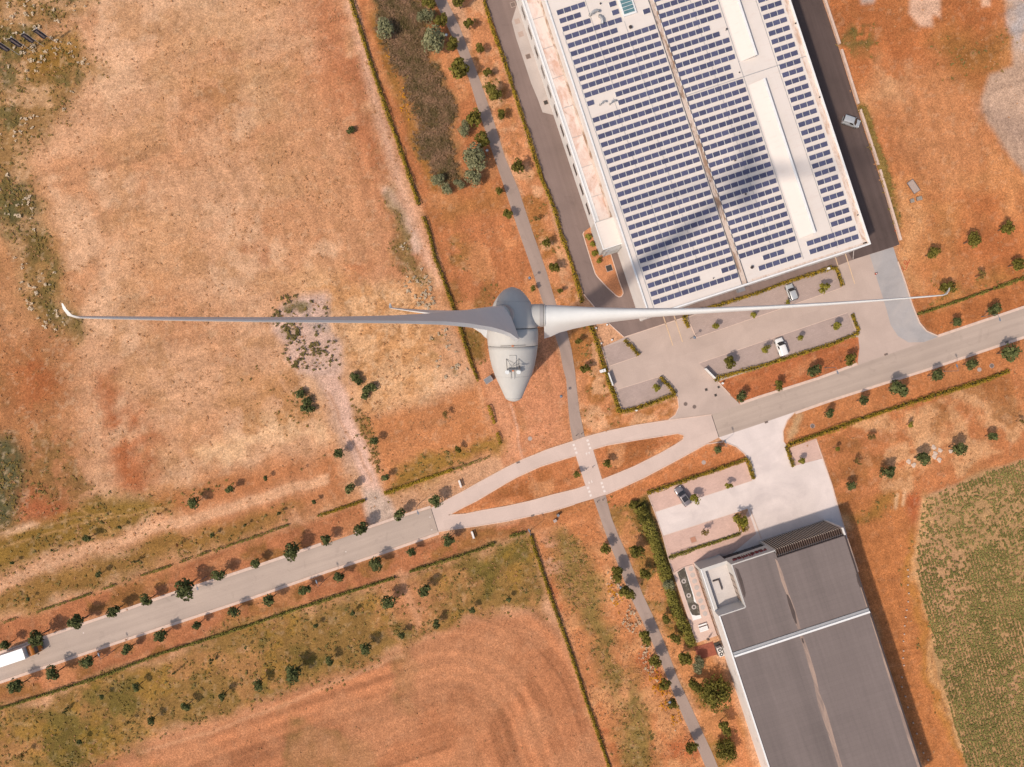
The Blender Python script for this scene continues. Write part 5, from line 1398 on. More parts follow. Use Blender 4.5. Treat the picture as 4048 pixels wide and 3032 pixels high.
for p, d, l in (((452, 2570), RS_, 'grey street lamp south of the road, the one nearest the white truck'),
                ((1284, 2292), RS_, 'grey street lamp over a tree shadow south of the road, midway along the hedge'),
                ((816, 2279), RN, 'grey street lamp on the upper kerb of the road, between two street trees'),
                ((1658, 1990), RN, 'grey street lamp on the upper kerb beside the mouth of the dirt road'),
                ((2096, 2097), RS_, 'grey street lamp at the hedge corner below the pale twin lanes'),
                ((2846, 1757), RS_, 'grey street lamp at the grass tip by the entrance to the pale forecourt'),
                ((3260.6, 1454), RN, 'grey street lamp on the grass between the car park and the road'),
                ((3730, 1467.6), RS_, 'grey street lamp south of the road near the right edge, between two dark trees'),
                ((3880, 1252), RN, 'grey street lamp above the road at the far right')):
    street_lamp(p, d, l)
def path_lamp(base, label):
    t = thing('path_lamp', label, 'path lamp', P(*base), 0, 'mushroom lamps by the cycle path and car parks')
    MB().tube([(0, 0, 0), (0, 0, 0.5), (0, 0, 3.6)], [0.07, 0.045, 0.04], 8).build('pole', M['lamp_grey'], t)
    h = MB().ring([[(r * math.cos(q), r * math.sin(q), z) for q in [k * math.pi / 8 for k in range(16)]] for r, z in ((0.12, 3.45), (0.30, 3.72), (0.34, 3.78), (0.26, 3.92), (0.08, 4.0))]).build('lamp_head', M['lamp_blue'], t, True)
    MB().tube([(0, 0, 3.6), (0, 0, 3.735)], 0.2, 12).build('diffuser', M['lamp_pane'], h)
for p, l in (((2214, 1565), 'mushroom-topped lamp beside the cycle path just below the turbine tail'),
             ((2092, 1108), 'mushroom-topped lamp beside the cycle path above the turbine nose'),
             ((2729, 1338), 'mushroom-topped lamp at the corner of the upper parking row'),
             ((2444, 2304), 'mushroom-topped lamp by the cycle path left of the grey hall garden'),
             ((2633, 2746), 'mushroom-topped lamp by the cycle path in the lower part, among white flowers'),
             ((1771, 170), 'mushroom-topped lamp beside the topmost stretch of cycle path, by the tall willow'),
             ((1928, 616), 'mushroom-topped lamp by the cycle path next to the largest willow bush')):
    path_lamp(p, l)
# flags
for i, (tx, ty) in enumerate(((143.4, 109.5), (93.8, 126.5), (43.3, 144), (-7, 162))):
    top = P(tx, ty, 6.6)
    t = thing('flag', 'navy banner flag on a white pole at upper left, %s from the right' % ORD[i], 'flag', (top.x, top.y, 0), R(200), 'banner flags at upper left')
    MB().tube([(0, 0, 0), (0, 0, 6.5)], [0.05, 0.035], 8).build('pole', M['pole_white'], t)
    MB().tube([(0, 0, 6.5), (0, 0, 6.56), (0, 0, 6.66)], [0.06, 0.13, 0.05], 12).build('finial', M['pole_white'], t)
    fl = MB()
    cols = 7
    rows = [[(0.06 + 1.25 * j / (cols - 1), 0.07 * math.sin(j * 1.3 + r_ * 0.9 + i), 6.25 - 3.6 * r_ / 9 - 0.05 * j) for j in range(cols)] for r_ in range(10)]
    for r_ in range(9):
        for j in range(cols - 1): fl.poly([rows[r_][j], rows[r_][j + 1], rows[r_ + 1][j + 1], rows[r_ + 1][j]])
    fo = fl.build('cloth', M['flag'], t)
    so = fo.modifiers.new('thickness', 'SOLIDIFY'); so.thickness = 0.012
    rnd = random.Random(5)
    pr = MB()
    for k in range(11):
        z = 5.85 - k * 0.27
        for s_ in (1, -1): pr.poly([(0.5 - 0.12 * rnd.random(), s_ * 0.11, z), (0.86 + 0.1 * rnd.random(), s_ * 0.11, z), (0.84, s_ * 0.11, z - 0.17), (0.52, s_ * 0.11, z - 0.17)][::s_])
    pr.build('print', M['flag_text'], fo)
    MB().tube([(0, 0, 6.28), (1.3, 0, 6.22)], 0.02, 6).build('top_rod', M['pole_white'], t)
# benches
for p, l in (((1819, 1912), 'pale park bench on the verge above the pale twin lanes'), ((1869, 2113), 'pale park bench on the verge below the pale twin lanes')):
    t = thing('park_bench', l, 'bench', P(*p), R(-72), 'park benches beside the twin lanes')
    MB().box((0, 0, 0.45), (1.7, 0.42, 0.06)).build('seat', M['wall_white'], t)
    MB().box((0, 0.25, 0.75), (1.7, 0.06, 0.42)).build('backrest', M['wall_white'], t)
    for x in (-0.7, 0.7): MB().box((x, 0.02, 0.22), (0.09, 0.4, 0.42)).build('leg', M['iron'], t)
# sign walls
for a, b_, l in (((2790, 1456), (2829, 1495), 'white sign panel on the hedge corner at the car park entrance, right of the drive'), ((2406, 1473), (2424, 1524), 'white sign panel set in the hedge on the left side of the warehouse drive')):
    A, B = P(*a, 1.6), P(*b_, 1.6); d = B - A; L = d.length
    t = thing('sign_board', l, 'sign', ((A.x + B.x) / 2, (A.y + B.y) / 2, 0), math.atan2(d.y, d.x), 'white sign panels at the drive')
    MB().box((0, 0, 0.98), (L, 0.22, 1.3)).build('panel', M['box_white'], t)
    for x in (-L / 2 + 0.3, L / 2 - 0.3): MB().box((x, 0, 0.17), (0.14, 0.14, 0.34)).build('post', M['alu'], t)
# cabinets and boxes
def cabinet(p, d, rot, label, mat='box_white', cat='utility box', lid=True, name='utility_box'):
    q = P(*p, d[2] / 2)
    t = thing(name, label, cat, (q.x, q.y, 0), rot)
    MB().box((0, 0, d[2] / 2), d).build('casing', M[mat], t)
    if lid: MB().box((0, 0, d[2] + 0.03), (d[0] + 0.08, d[1] + 0.08, 0.06)).build('lid', M[mat], t)
    MB().box((0, -d[1] / 2 - 0.015, d[2] / 2), (d[0] * 0.8, 0.03, d[2] * 0.75)).build('door', M[mat], t)
    return t
cabinet((2378, 1467), (0.75, 0.6, 1.3), BA, 'left one of two white letter-box cabinets in the hedge beside the white sign panel')
cabinet((2388.5, 1464), (0.45, 0.6, 1.3), BA, 'right one of two white letter-box cabinets in the hedge beside the white sign panel')
cabinet((2855, 1515), (0.35, 0.3, 1.0), R(-40), 'small white post box on the grass below the car park hedge corner')
cabinet((2515, 1622), (0.4, 0.25, 0.9), BA, 'small white box on the lower hedge of the left parking bays')
cabinet((2206, 2036), (0.5, 0.5, 1.1), R(30), 'grey cabinet beside the lower twin lane, by the crossing verge', 'box_grey')
cabinet((2194, 2058), (0.7, 0.55, 0.7), R(30), 'pale concrete cabinet in the grass below the lower twin lane', 'iron_pale')
cabinet((3271, 1063), (0.6, 0.4, 1.2), BA, 'white meter cabinet at the far end of the hedge along the warehouse front')
# transformer plinth at the turbine foot
t = thing('transformer_kiosk', 'grey slatted transformer kiosk with a pale rim beside the turbine tail', 'transformer', P(1931, 1502), R(33))
MB().box((0, 0, 0.55), (1.7, 1.25, 1.2)).build('casing', M['box_grey'], t)
q = MB()
for sx_, sy_, dx, dy in ((0, 0.63, 1.85, 0.1), (0, -0.63, 1.85, 0.1), (0.9, 0, 0.1, 1.2), (-0.9, 0, 0.1, 1.2)): q.box((sx_, sy_, 1.16), (dx, dy, 0.08))
q.build('roof_rim', M['iron_pale'], t)
MB().box((1.0, 0.1, 0.5), (0.12, 0.9, 1.0)).build('door', M['alu'], t)
# four white posts round the green square
for i, (x, y) in enumerate(((2355, 1298), (2399, 1284), (2418, 1344), (2376, 1358))):
    c = P(x, y)
    o = MB().box((0, 0, 0.3), (0.34, 0.34, 0.62)).build('marker_post', M['box_white'], None, False, c)
    tag(o, 'stubby white post at the %s corner of the small green square by the yard' % ['upper left', 'upper right', 'lower right', 'lower left'][i], 'post', 'white posts round the green square')
# bollards at the crossing
for i, (x, y, l) in enumerate(((2277, 1722, 'left bollard on the cycle path above the upper twin lane'), (2298, 1715, 'right bollard on the cycle path above the upper twin lane'), (2317, 1854, 'left bollard on the cycle path between the twin lanes'), (2342, 1846, 'right bollard on the cycle path between the twin lanes'), (2361, 1983, 'left bollard on the cycle path below the lower twin lane'), (2382, 1976, 'right bollard on the cycle path below the lower twin lane'))):
    c = P(x, y)
    o = MB().tube([(0, 0, 0), (0, 0, 0.95), (0, 0, 1.0)], [0.07, 0.07, 0.03], 10).build('bollard', M['dark_metal'], None, False, c)
    tag(o, 'thin dark metal ' + l, 'bollard', 'bollards on the cycle path crossing')
# covers
def cover(p, r, label, mat='iron', square=False, z=0.022):
    c = P(*p); m = MB()
    if square: m.box((0, 0, -0.04), (r * 2, r * 2, 0.08), BA)
    else: m.tube([(0, 0, -0.08), (0, 0, 0.0)], r, 18)
    o = m.build('manhole_cover', M[mat], None, False, (c.x, c.y, z))
    rim = MB()
    if square:
        for dx, dy, a, b_ in ((0, r + 0.05, 2 * r + 0.2, 0.1), (0, -r - 0.05, 2 * r + 0.2, 0.1), (r + 0.05, 0, 0.1, 2 * r), (-r - 0.05, 0, 0.1, 2 * r)):
            rim.box((dx * math.cos(BA) - dy * math.sin(BA), dx * math.sin(BA) + dy * math.cos(BA), -0.035), (a, b_, 0.076), BA)
    else:
        rim.ring([[(q_ * math.cos(k * math.pi / 9), q_ * math.sin(k * math.pi / 9), zz) for k in range(18)] for q_, zz in ((r, -0.06), (r, 0.004), (r + 0.1, 0.004), (r + 0.1, -0.06))], False, False)
    rim.build('rim', M['iron_pale'], o)
    tag(o, label, 'manhole cover', 'manhole covers')
cover((2710, 1597), 0.42, 'round iron cover in the drive mouth, the left of the pair')
cover((2745, 1608), 0.42, 'round iron cover in the drive mouth, the right of the pair')
cover((2792, 1540), 0.28, 'square dark cover on the drive nearest the white sign panel', 'iron_dark', True)
cover((2829, 1562), 0.28, 'square dark cover on the drive, lowest of the three small ones', 'iron_dark', True)
cover((2841, 1530), 0.24, 'square dark cover at the drive edge beside the grass', 'iron_dark', True)
cover((2408, 1060), 0.65, 'large square dark grate in the soil island beside the white wing', 'iron_dark', True, 0.12)
cover((2045, 84), 0.5, 'square pale cover on the grey apron, the uppermost one', 'iron_pale', True, 0.018)
cover((2059, 135), 0.5, 'square pale cover on the grey apron, second from the top', 'iron_pale', True, 0.018)
cover((2088, 223), 0.5, 'square cover with a dark centre on the grey apron, third from the top', 'iron', True, 0.018)
cover((2158, 405), 0.45, 'square dark cover at the lower tip of the grey apron', 'iron_dark', True, 0.018)
cover((2028, 18), 0.5, 'square brown cover in the asphalt at the very top edge', 'iron', True, 0.018)
cover((2741, 2133), 0.62, 'square rust-brown cover in the lower pink parking bays', 'rust', True)
cover((3212, 1684), 0.45, 'round cover with a pale ring in the grass right of the forecourt entrance', 'iron', False, -0.01)
cover((3921, 1446), 0.45, 'round cover in the grass below the road at far right', 'iron', False, -0.01)
cover((3872, 1461), 0.4, 'round pale cover in the grass beside the dark trees at far right', 'iron_pale', False, -0.01)
cover((2782, 1828), 0.4, 'round cover in the grass above the pink parking bays', 'iron_pale', False, -0.01)
cover((2095, 1734), 0.4, 'round pale cover in the grass above the upper twin lane', 'iron_pale', False, -0.01)
cover((3094, 2265), 0.0 + 0.3, 'small square cover in the shadow beside the hall corner', 'iron_dark', True) if False else None
for x, y, l in ((2048, 1828, 'drain grate in the kerb of the upper twin lane'), (2106, 2038, 'drain grate in the kerb of the lower twin lane'), (3502, 1401, 'drain grate in the upper road kerb at the wide drive'), (3029, 1669, 'drain grate at the forecourt side of the road'), (3979, 1352, 'drain grate in the lower road kerb at the right'), (683, 2352, 'drain grate in the upper road kerb by a large street tree')):
    c = P(x, y)
    o = MB().box((0, 0, -0.06), (0.75, 0.4, 0.16), R(18)).build('drain_grate', M['iron'], None, False, (c.x, c.y, 0.09))
    tag(o, l, 'drain', 'kerb drain grates')
# right-hand field: mesh panel and pallets
t = thing('mesh_panel', 'grey mesh panel in a pale frame lying on the dry grass', 'mesh panel', P(3610, 738, 0.2), R(-56))
MB().box((0, 0, 0.12), (2.9, 1.55, 0.05)).build('mesh', M['iron_pale'], t)
q = MB()
for dx, dy, a, b_ in ((0, 0.8, 3.1, 0.1), (0, -0.8, 3.1, 0.1), (1.5, 0, 0.1, 1.5), (-1.5, 0, 0.1, 1.5)): q.box((dx, dy, 0.13), (a, b_, 0.1))
q.build('frame', M['steel'], t)
for x, y, w_, l in ((3603, 795, 0.85, 'smaller grey pallet stack on the dry grass, left of its neighbour'), (3631, 786, 1.2, 'larger grey slatted pallet stack on the dry grass below the mesh panel')):
    t = thing('pallet', l, 'pallet', P(x, y), R(14), 'pallets on the dry grass')
    for k in range(5): MB().box((0, -0.36 + k * 0.18, 0.42), (w_, 0.13, 0.04)).build('slat', M['wood'], t)
    for k in (-1, 0, 1): MB().box((k * w_ * 0.42, 0, 0.2), (0.12, 0.85, 0.4)).build('bearer', M['iron'], t)
def hose(pts, label):
    o = MB().tube([tuple(P(x, y, 0.06)) for x, y in pts], 0.06, 6).build('hose', M['red_plastic']); tag(o, label, 'hose', 'red hoses on the ground')
def rq(x, y): return (3000 + x / 2.1107, 750 + y / 2.1107)
hose([rq(1262, 582), rq(1245, 612), rq(1225, 626), rq(1210, 612), rq(1216, 592), rq(1232, 595), rq(1240, 625), rq(1225, 668), rq(1205, 672), rq(1192, 640)], 'looped red hose lying on the grass beside the fresh grey concrete')
hose([rq(1130, 345), rq(1142, 340), rq(1156, 338)], 'short red pipe end on the low wall beside the dark lane')
t = thing('road_cone', 'small red and white cone on the concrete beside the fresh grey strip', 'cone', P(3462, 1082))
MB().box((0, 0, 0.03), (0.5, 0.5, 0.06)).build('base', M['chassis'], t)
MB().tube([(0, 0, 0.05), (0, 0, 0.75)], [0.22, 0.05], 12).build('body', M['red_plastic'], t)
MB().tube([(0, 0, 0.3), (0, 0, 0.52)], [0.157, 0.115], 12).build('band', M['box_white'], t)
t = thing('timber_frame', 'square pale timber frame lying on the rubble mound', 'frame', P(1175, 1349), R(-25))
for dx, dy, a, b_ in ((0, 0.32, 0.75, 0.12), (0, -0.32, 0.75, 0.12), (0.32, 0, 0.12, 0.53), (-0.32, 0, 0.12, 0.53)): MB().box((dx, dy, 0.08), (a, b_, 0.14)).build('board', M['stone'], t)
# boulders and flat stones
rs = random.Random(4)
def stone(px, py, r, label, group, flat=0.5):
    c = P(px, py); m = MB(); rings = []
    for z, k in ((-0.1, 0.85), (0.15 * flat, 1.0), (0.5 * flat, 0.8), (0.65 * flat, 0.35)):
        rings.append([(r * k * (1 + 0.25 * math.sin(q * 3 + px) + rs.uniform(-0.1, 0.1)) * math.cos(q), r * k * (1 + 0.2 * math.cos(q * 2 + py)) * math.sin(q), z * r) for q in [j * math.pi / 6 for j in range(12)]])
    o = m.ring(rings).build('stone', M['stone'], None, False, c); tag(o, label, 'stone', group)
g = 'flat stones by the big trees at right'
for i, (x, y) in enumerate(((1458, 565), (1510, 590), (1470, 615), (1465, 645), (1505, 672), (1250, 685), (1292, 715), (1600, 600))):
    stone(3000 + x / 2.1107, 1500 + y / 2.1107, 0.55, 'pale flat stone near the trees above the crop, %s' % ['topmost one', 'right of the topmost', 'just below the topmost', 'middle of the small cluster', 'lowest of the cluster', 'the one furthest left', 'between the left one and a tree', 'the one furthest right'][i], g, 0.4)
for i, (x, y) in enumerate(((1085, 1300), (1098, 1262))):
    pass
# mulch of cut posts along the mown strip
pts = [(1240, 5), (1243, 60), (1240, 130), (1247, 200), (1242, 270), (1230, 340), (1222, 400), (1213, 470), (1210, 540), (1203, 600), (1204, 680), (1200, 740), (1207, 800), (1192, 900), (1190, 980), (1220, 1060), (1240, 1150), (1285, 1280), (1315, 1370), (1345, 1450), (1370, 1530), (1410, 1590)]
for i, (x, y) in enumerate(pts):
    c = P(3000 + x / 2.1107, 2250 + y / 2.1107)
    o = MB().box((0, 0, 0.1), (0.26, 0.26, 0.3), 0.3 * i).build('edge_marker', M['stone'], None, False, c)
    tag(o, 'small pale edge marker on the mown strip beside the crop, %s from the top' % ordinal(i), 'marker', 'pale markers along the mown strip')
# ------------------------------------------------------------------ vegetation
def leaf_cloud(rng, n, size, shape, jitter=0.5):
    """many small leaf faces; shape(rng) gives a point and an outward direction"""
    v, f = [], []
    for i in range(n):
        p, d = shape(rng)
        d = np.array(d) + rng.normal(0, jitter, 3); d[2] += 0.35
        d /= np.linalg.norm(d) + 1e-9
        a = np.cross(d, rng.normal(0, 1, 3)); a /= np.linalg.norm(a) + 1e-9
        b = np.cross(d, a)
        s = size * rng.uniform(0.6, 1.4)
        k = len(v)
        p = np.array(p)
        v += [tuple(p - a * s * 0.5), tuple(p + b * s * 0.36 + d * s * 0.08), tuple(p + a * s * 0.55), tuple(p - b * s * 0.36 + d * s * 0.05)]
        f.append((k, k + 1, k + 2, k + 3))
    return v, f
def crown_mesh(name, mat, seed, n=520, size=0.26, lobes=9, spread=0.55, zsq=0.85, lob=0.42, tall=1.0):
    rng = np.random.default_rng(seed)
    L = []
    for i in range(lobes):
        ph = rng.uniform(0, 2 * math.pi); ct = rng.uniform(-0.7, 1)
        st = math.sqrt(max(0, 1 - ct * ct))
        q = rng.uniform(0.6, 1.15) * spread
        L.append((np.array([q * st * math.cos(ph), q * st * math.sin(ph), q * ct * zsq * tall]), lob * rng.uniform(0.65, 1.25)))
    L.append((np.zeros(3), lob * 1.25))
    def shape(r):
        c, rr = L[r.integers(len(L))]
        d = r.normal(0, 1, 3); d /= np.linalg.norm(d)
        k = rr * (0.55 + 0.5 * r.random() ** 0.5)
        return c + d * k * np.array([1, 1, zsq * tall]), d
    v, f = leaf_cloud(rng, n, size, shape)
    me = bpy.data.meshes.new(name)
    me.from_pydata(v, [], f); me.materials.append(mat); me.update()
    return me
def trunk_mesh(seed, top=2.0):
    rng = random.Random(seed); m = MB()
    m.tube([(0, 0, -0.05), (rng.uniform(-.03, .03), 0, top * 0.45), (rng.uniform(-.05, .05), rng.uniform(-.05, .05), top * 0.95)], [0.085, 0.06, 0.035], 7)
    for k in range(5):
        a = k * 1.256 + rng.random(); z = top * rng.uniform(0.62, 0.85)
        m.tube([(0, 0, z), (0.3 * math.cos(a), 0.3 * math.sin(a), z + 0.25), (0.6 * math.cos(a), 0.6 * math.sin(a), z + 0.55)], [0.035, 0.025, 0.01], 5)
    me = bpy.data.meshes.new('trunk'); me.from_pydata(m.v, [], m.f); me.materials.append(M['bark']); me.update()
    return me
CR = {
    'dark': [crown_mesh('crown', M['leaf_dark'], s, 620, 0.25, 10) for s in range(6)],
    'olive': [crown_mesh('crown', M['leaf_olive'], 20 + s, 620, 0.25, 10) for s in range(4)],
    'grey': [crown_mesh('crown', M['leaf_grey'], 40 + s, 1500, 0.15, 16, 0.58, 0.9, 0.40) for s in range(4)],
    'lime': [crown_mesh('crown', M['leaf_lime'], 60 + s, 330, 0.30, 7, 0.6, 0.8, 0.38) for s in range(4)],
    'faded': [crown_mesh('crown', M['leaf_faded'], 80 + s, 200, 0.24, 7, 0.6, 0.8, 0.4) for s in range(3)],
    'red': [crown_mesh('crown', M['leaf_red'], 90 + s, 220, 0.24, 7, 0.55, 0.8, 0.4) for s in range(2)],
    'thin': [crown_mesh('crown', M['leaf_dark'], 100 + s, 240, 0.30, 6, 0.7, 1.3, 0.26, 1.6) for s in range(3)],
    'big': [crown_mesh('crown', M['leaf_olive'], 120 + s, 2200, 0.12, 22, 0.62, 0.85, 0.36) for s in range(2)],
}
TRK = [trunk_mesh(s) for s in range(4)]
rt = random.Random(9)
def tree(px, py, rpx, kind, label, group=None, bush=False, name=None, cat=None):
    r = rpx / 2.209 * S * 1.12
    if bush: zc = 0.75 * r + 0.1
    elif kind == 'thin': zc = 1.4
    else: zc = 0.9 + 1.35 * r
    if kind == 'grey': zc = 1.15 * r
    w = P(px, py, zc)
    nm = name or ('bush' if bush else 'tree')
    t = thing(nm, label, cat or nm, (w.x, w.y, -0.05), rt.uniform(0, 6.28), group)
    t.scale = (r * rt.uniform(0.92, 1.08), r * rt.uniform(0.92, 1.08), zc / 2.0 if not bush and kind != 'grey' else r * 0.9)
    me = rt.choice(CR[kind])
    c = bpy.data.objects.new('foliage' if bush else 'crown', me); COL.objects.link(c); c.parent = t
    c.location = (0, 0, 2.0 if not (bush or kind == 'grey') else (zc / (r * 0.9)))
    if not (bush or kind == 'grey'):
        c.scale = (1, 1, r / (zc / 2.0) * (1.0 if kind != 'thin' else 1.2))
    k = bpy.data.objects.new('stem' if bush else 'trunk', rt.choice(TRK)); COL.objects.link(k); k.parent = t
    if bush or kind == 'grey': k.scale = (1.0, 1.0, zc / (r * 0.9) / 2.0)
    return t
def row(lst, kind, fmt, group, **kw):
    for i, e in enumerate(lst):
        kd = e[3] if len(e) > 3 else kind
        tree(e[0], e[1], e[2], kd, fmt % ordinal(i), group, **kw)
def c0_(x, y, x0, y0): return (x0 + x / 2.209, y0 + y / 2.209)
row([(18, 2551, 50), (145, 2517, 78), (303, 2460, 75), (448, 2415, 62), (582, 2372, 55), (724, 2325, 88), (867, 2270, 60), (1009, 2226, 48), (1149, 2174, 75), (1290, 2134, 50), (1428, 2084, 66), (1579, 2039, 55), (1722, 1980, 58)],
    'dark', 'dark green street tree on the upper kerb, %s counting from the white truck', 'street trees along the upper kerb')
row([(63, 2716, 66), (213, 2662, 62), (344, 2617, 60), (502, 2567, 48), (634, 2517, 58), (776, 2472, 43), (921, 2420, 52), (1066, 2370, 57), (1204, 2331, 54), (1337, 2282, 54), (1487, 2229, 62), (1629, 2184, 44), (1772, 2136, 60)],
    'dark', 'dark green street tree along the lower kerb of the road, %s from the left', 'street trees along the lower kerb')
row([(48, 2224, 18), (342, 2127, 38), (473, 2084, 20), (627, 2030, 18, 'red'), (765, 1987, 54), (908, 1935, 40)], 'dark', 'young tree above the sandy track at left, %s from the left', 'young trees above the sandy track')
row([(204, 2175, 14), (111, 2368, 18), (389, 2270, 30), (536, 2220, 22, 'thin'), (700, 2156, 18, 'red'), (838, 2118, 22), (968, 2075, 16), (1102, 2030, 18), (1240, 1984, 24), (1050, 1890, 24), (1192, 1856, 16, 'faded')], 'dark', 'small sapling between the sandy track and the thin hedge, %s from the left', 'saplings below the sandy track')
row([(1335, 1792, 52), (1382, 1935, 47)], 'dark', 'dark tree on the left side of the dirt road, %s from the rubble mound', 'trees beside the dirt road, left side')
row([(1480, 1744, 40), (1525, 1885, 34)], 'dark', 'dark tree on the right side of the dirt road, %s from the rubble mound', 'trees beside the dirt road, right side')
row([(1760, 1640, 36, 'faded'), (1812, 1776, 33, 'olive')], 'olive', 'lone small tree in the dry corner plot below the turbine, %s from the top', 'trees in the corner plot')
row([(403, 2755, 25), (539, 2716, 40), (688, 2657, 20, 'thin'), (831, 2612, 22, 'thin'), (971, 2562, 16), (1249, 2472, 23), (1394, 2424, 26), (1534, 2379, 66), (1677, 2334, 60), (1815, 2268, 14)], 'dark', 'tree in the meadow just below the low hedge, %s from the left', 'upper tree row in the meadow')
row([(78, 2990, 36, 'faded'), (312, 2934, 26), (502, 2854, 26, 'faded'), (595, 2848, 37), (733, 2795, 42), (878, 2752, 40), (1018, 2707, 47), (1161, 2664, 74), (1301, 2614, 40), (1446, 2565, 55), (1588, 2512, 34), (1724, 2467, 41), (1867, 2413, 32), (2011, 2370, 26)], 'dark', 'tree along the lower side of the meadow beside the stubble, %s from the left', 'lower tree row in the meadow')
row([(258, 2807, 26, 'thin')], 'thin', 'wispy sapling below the hedge at far left, %s of its kind', None)
row([(2932, 1572, 47), (3078, 1524, 47, 'olive'), (3218, 1470, 57), (3365, 1423, 58, 'olive')], 'dark', 'tree on the grass between the car park and the road, %s from the drive', 'trees between car park and road')
row([(3786, 1273, 47), (3933, 1228, 52)], 'dark', 'tree on the verge above the road at far right, %s from the left', 'trees above the road at right')
row([(3279, 1633, 44), (3412, 1585, 50), (3554, 1535, 84), (3701, 1484, 58), (3841, 1439, 54), (3992, 1394, 80)], 'dark', 'dark tree on the verge below the right stretch of road, %s from the forecourt', 'trees below the right stretch of road')
row([(3365, 1919, 40), (3512, 1867, 64), (3649, 1815, 64), (3789, 1772, 66), (3926, 1727, 44), (4042, 1666, 30, 'faded')], 'dark', 'dark tree in the row above the crop field, %s from the left', 'trees above the crop field')
row([(3310, 1772, 26, 'lime'), (3450, 1725, 36, 'faded'), (3600, 1680, 26, 'lime'), (3393, 1827, 36, 'faded')], 'faded', 'sparse small tree between the yellow hedge and the big trees at right, %s of four', 'sparse trees below the yellow hedge')
row([(3692, 1001, 57, 'olive'), (3746, 1138, 58, 'olive'), (3850, 949, 66, 'olive'), (3886, 1086, 44, 'faded'), (3985, 899, 58, 'olive'), (4026, 1044, 58)], 'olive', 'tree in the dry field right of the fresh concrete, %s from the left', 'trees in the dry field at right')
row([(2828, 1291, 34), (2982, 1243, 34), (3114, 1195, 26), (3258, 1141, 54)], 'lime', 'small yellow-green tree in the upper parking row, %s from the left', 'trees in the upper parking row')
row([(2885, 1434, 52, 'olive'), (3026, 1380, 38), (3163, 1333, 32), (3308, 1285, 48)], 'lime', 'small tree in the lower parking row, %s from the left', 'trees in the lower parking row')
row([(2600, 1532, 42)], 'lime', 'yellow-green tree in the left parking bays by the hedge corner, %s and only one', None)
row([(2747, 1971, 44), (2883, 1919, 34), (2792, 2102, 42, 'faded'), (3173, 1825, 36), (2933, 2062, 66)], 'lime', 'small light tree in the forecourt bays of the grey hall, %s', 'trees in the forecourt bays')
row([(2401, 1833, 42, 'olive'), (2281, 1876, 30, 'olive'), (2840, 1776, 36)], 'dark', 'small tree on the grass of the crossing islands, %s', 'trees on the islands')
# path-side trees
row([(1695, 5, 62), (1742, 77, 62), (1785, 174, 62), (1810, 268, 96), (1876, 466, 70), (1908, 548, 72)], 'olive', 'olive green tree left of the cycle path beside the reeds, %s from the top', 'trees on the left of the upper cycle path')
row([(1815, 2, 60), (1853, 91, 46), (1896, 190, 42), (1928, 285, 40), (1951, 362, 76), (1980, 453, 46), (2048, 656, 60), (2161, 958, 44), (2190, 1058, 50), (2215, 1148, 28), (2287, 1350, 34), (2315, 1458, 44)], 'olive', 'tree in the strip between cycle path and yard hedge, %s from the top', 'trees between cycle path and yard hedge')
row([(1973, 755, 36), (2007, 847, 48), (2106, 1139, 30), (2122, 863, 30, 'faded')], 'olive', 'small tree beside the middle stretch of cycle path, %s from the top', 'trees by the middle cycle path')
row([(1521, 115, 82)], 'grey', 'lone rounded grey-green willow in the reeds, left of the others, %s one', None, name='willow_bush', cat='willow')
row([(1684, 66, 78), (1720, 149, 112), (1833, 507, 66), (1876, 630, 118), (1869, 702, 86)], 'grey', 'rounded grey-green willow along the right side of the reeds, %s from the top', 'willows on the right of the reeds', name='willow_bush', cat='willow')
row([(1727, 711, 58), (1765, 744, 48), (1815, 729, 52)], 'grey', 'small grey-green willow at the foot of the reed bed, %s from the left', 'willows at the foot of the reeds', name='willow_bush', cat='willow')
row([(1387, 515, 36, 'dark')], 'dark', 'small dark bush in the rust-coloured field edge left of the long hedge, %s one', None, bush=True)
row([(2394, 2168, 50), (2437, 2270, 66), (2478, 2345, 68), (2550, 2522, 62), (2591, 2612, 62), (2632, 2707, 52), (2661, 2784, 50), (2736, 2956, 58)], 'olive', 'olive green tree on the left edge of the lower cycle path, %s from the top', 'trees on the left of the lower cycle path')
row([(2516, 2179, 64), (2552, 2268, 60), (2634, 2445, 46), (2670, 2526, 52), (2711, 2603, 66), (2747, 2707, 66), (2865, 2879, 66)], 'olive', 'bushy tree between the lower cycle path and the grey hall, %s from the top', 'trees right of the lower cycle path')
row([(2828, 2748, 150), (2869, 2965, 105)], 'big', 'very large spreading bush beside the white hall wall, %s from the top', 'large bushes by the hall', bush=True)
row([(2643, 2313, 56), (2765, 2630, 68)], 'grey', 'rounded pale grey-green shrub near the hall garden, %s from the top', 'pale shrubs by the hall garden', name='willow_bush', cat='willow')
row([(2535, 2035, 70), (2505, 1995, 40)], 'olive', 'dense green bush at the upper end of the tall green hedge, %s from the right', 'bushes at the tall hedge', bush=True)
row([(1188, 1560, 48), (1215, 1590, 50), (1200, 1615, 42), (1225, 1620, 40)], 'dark', 'dark bush in the clump left of the dirt road, %s from the left', 'dark bushes left of the dirt road', bush=True)
row([(1400, 1490, 44), (1418, 1510, 40), (1450, 1545, 46), (1468, 1530, 40), (1440, 1568, 36)], 'dark', 'dark bush in the clump right of the dirt road, %s from the left', 'dark bushes right of the dirt road', bush=True)

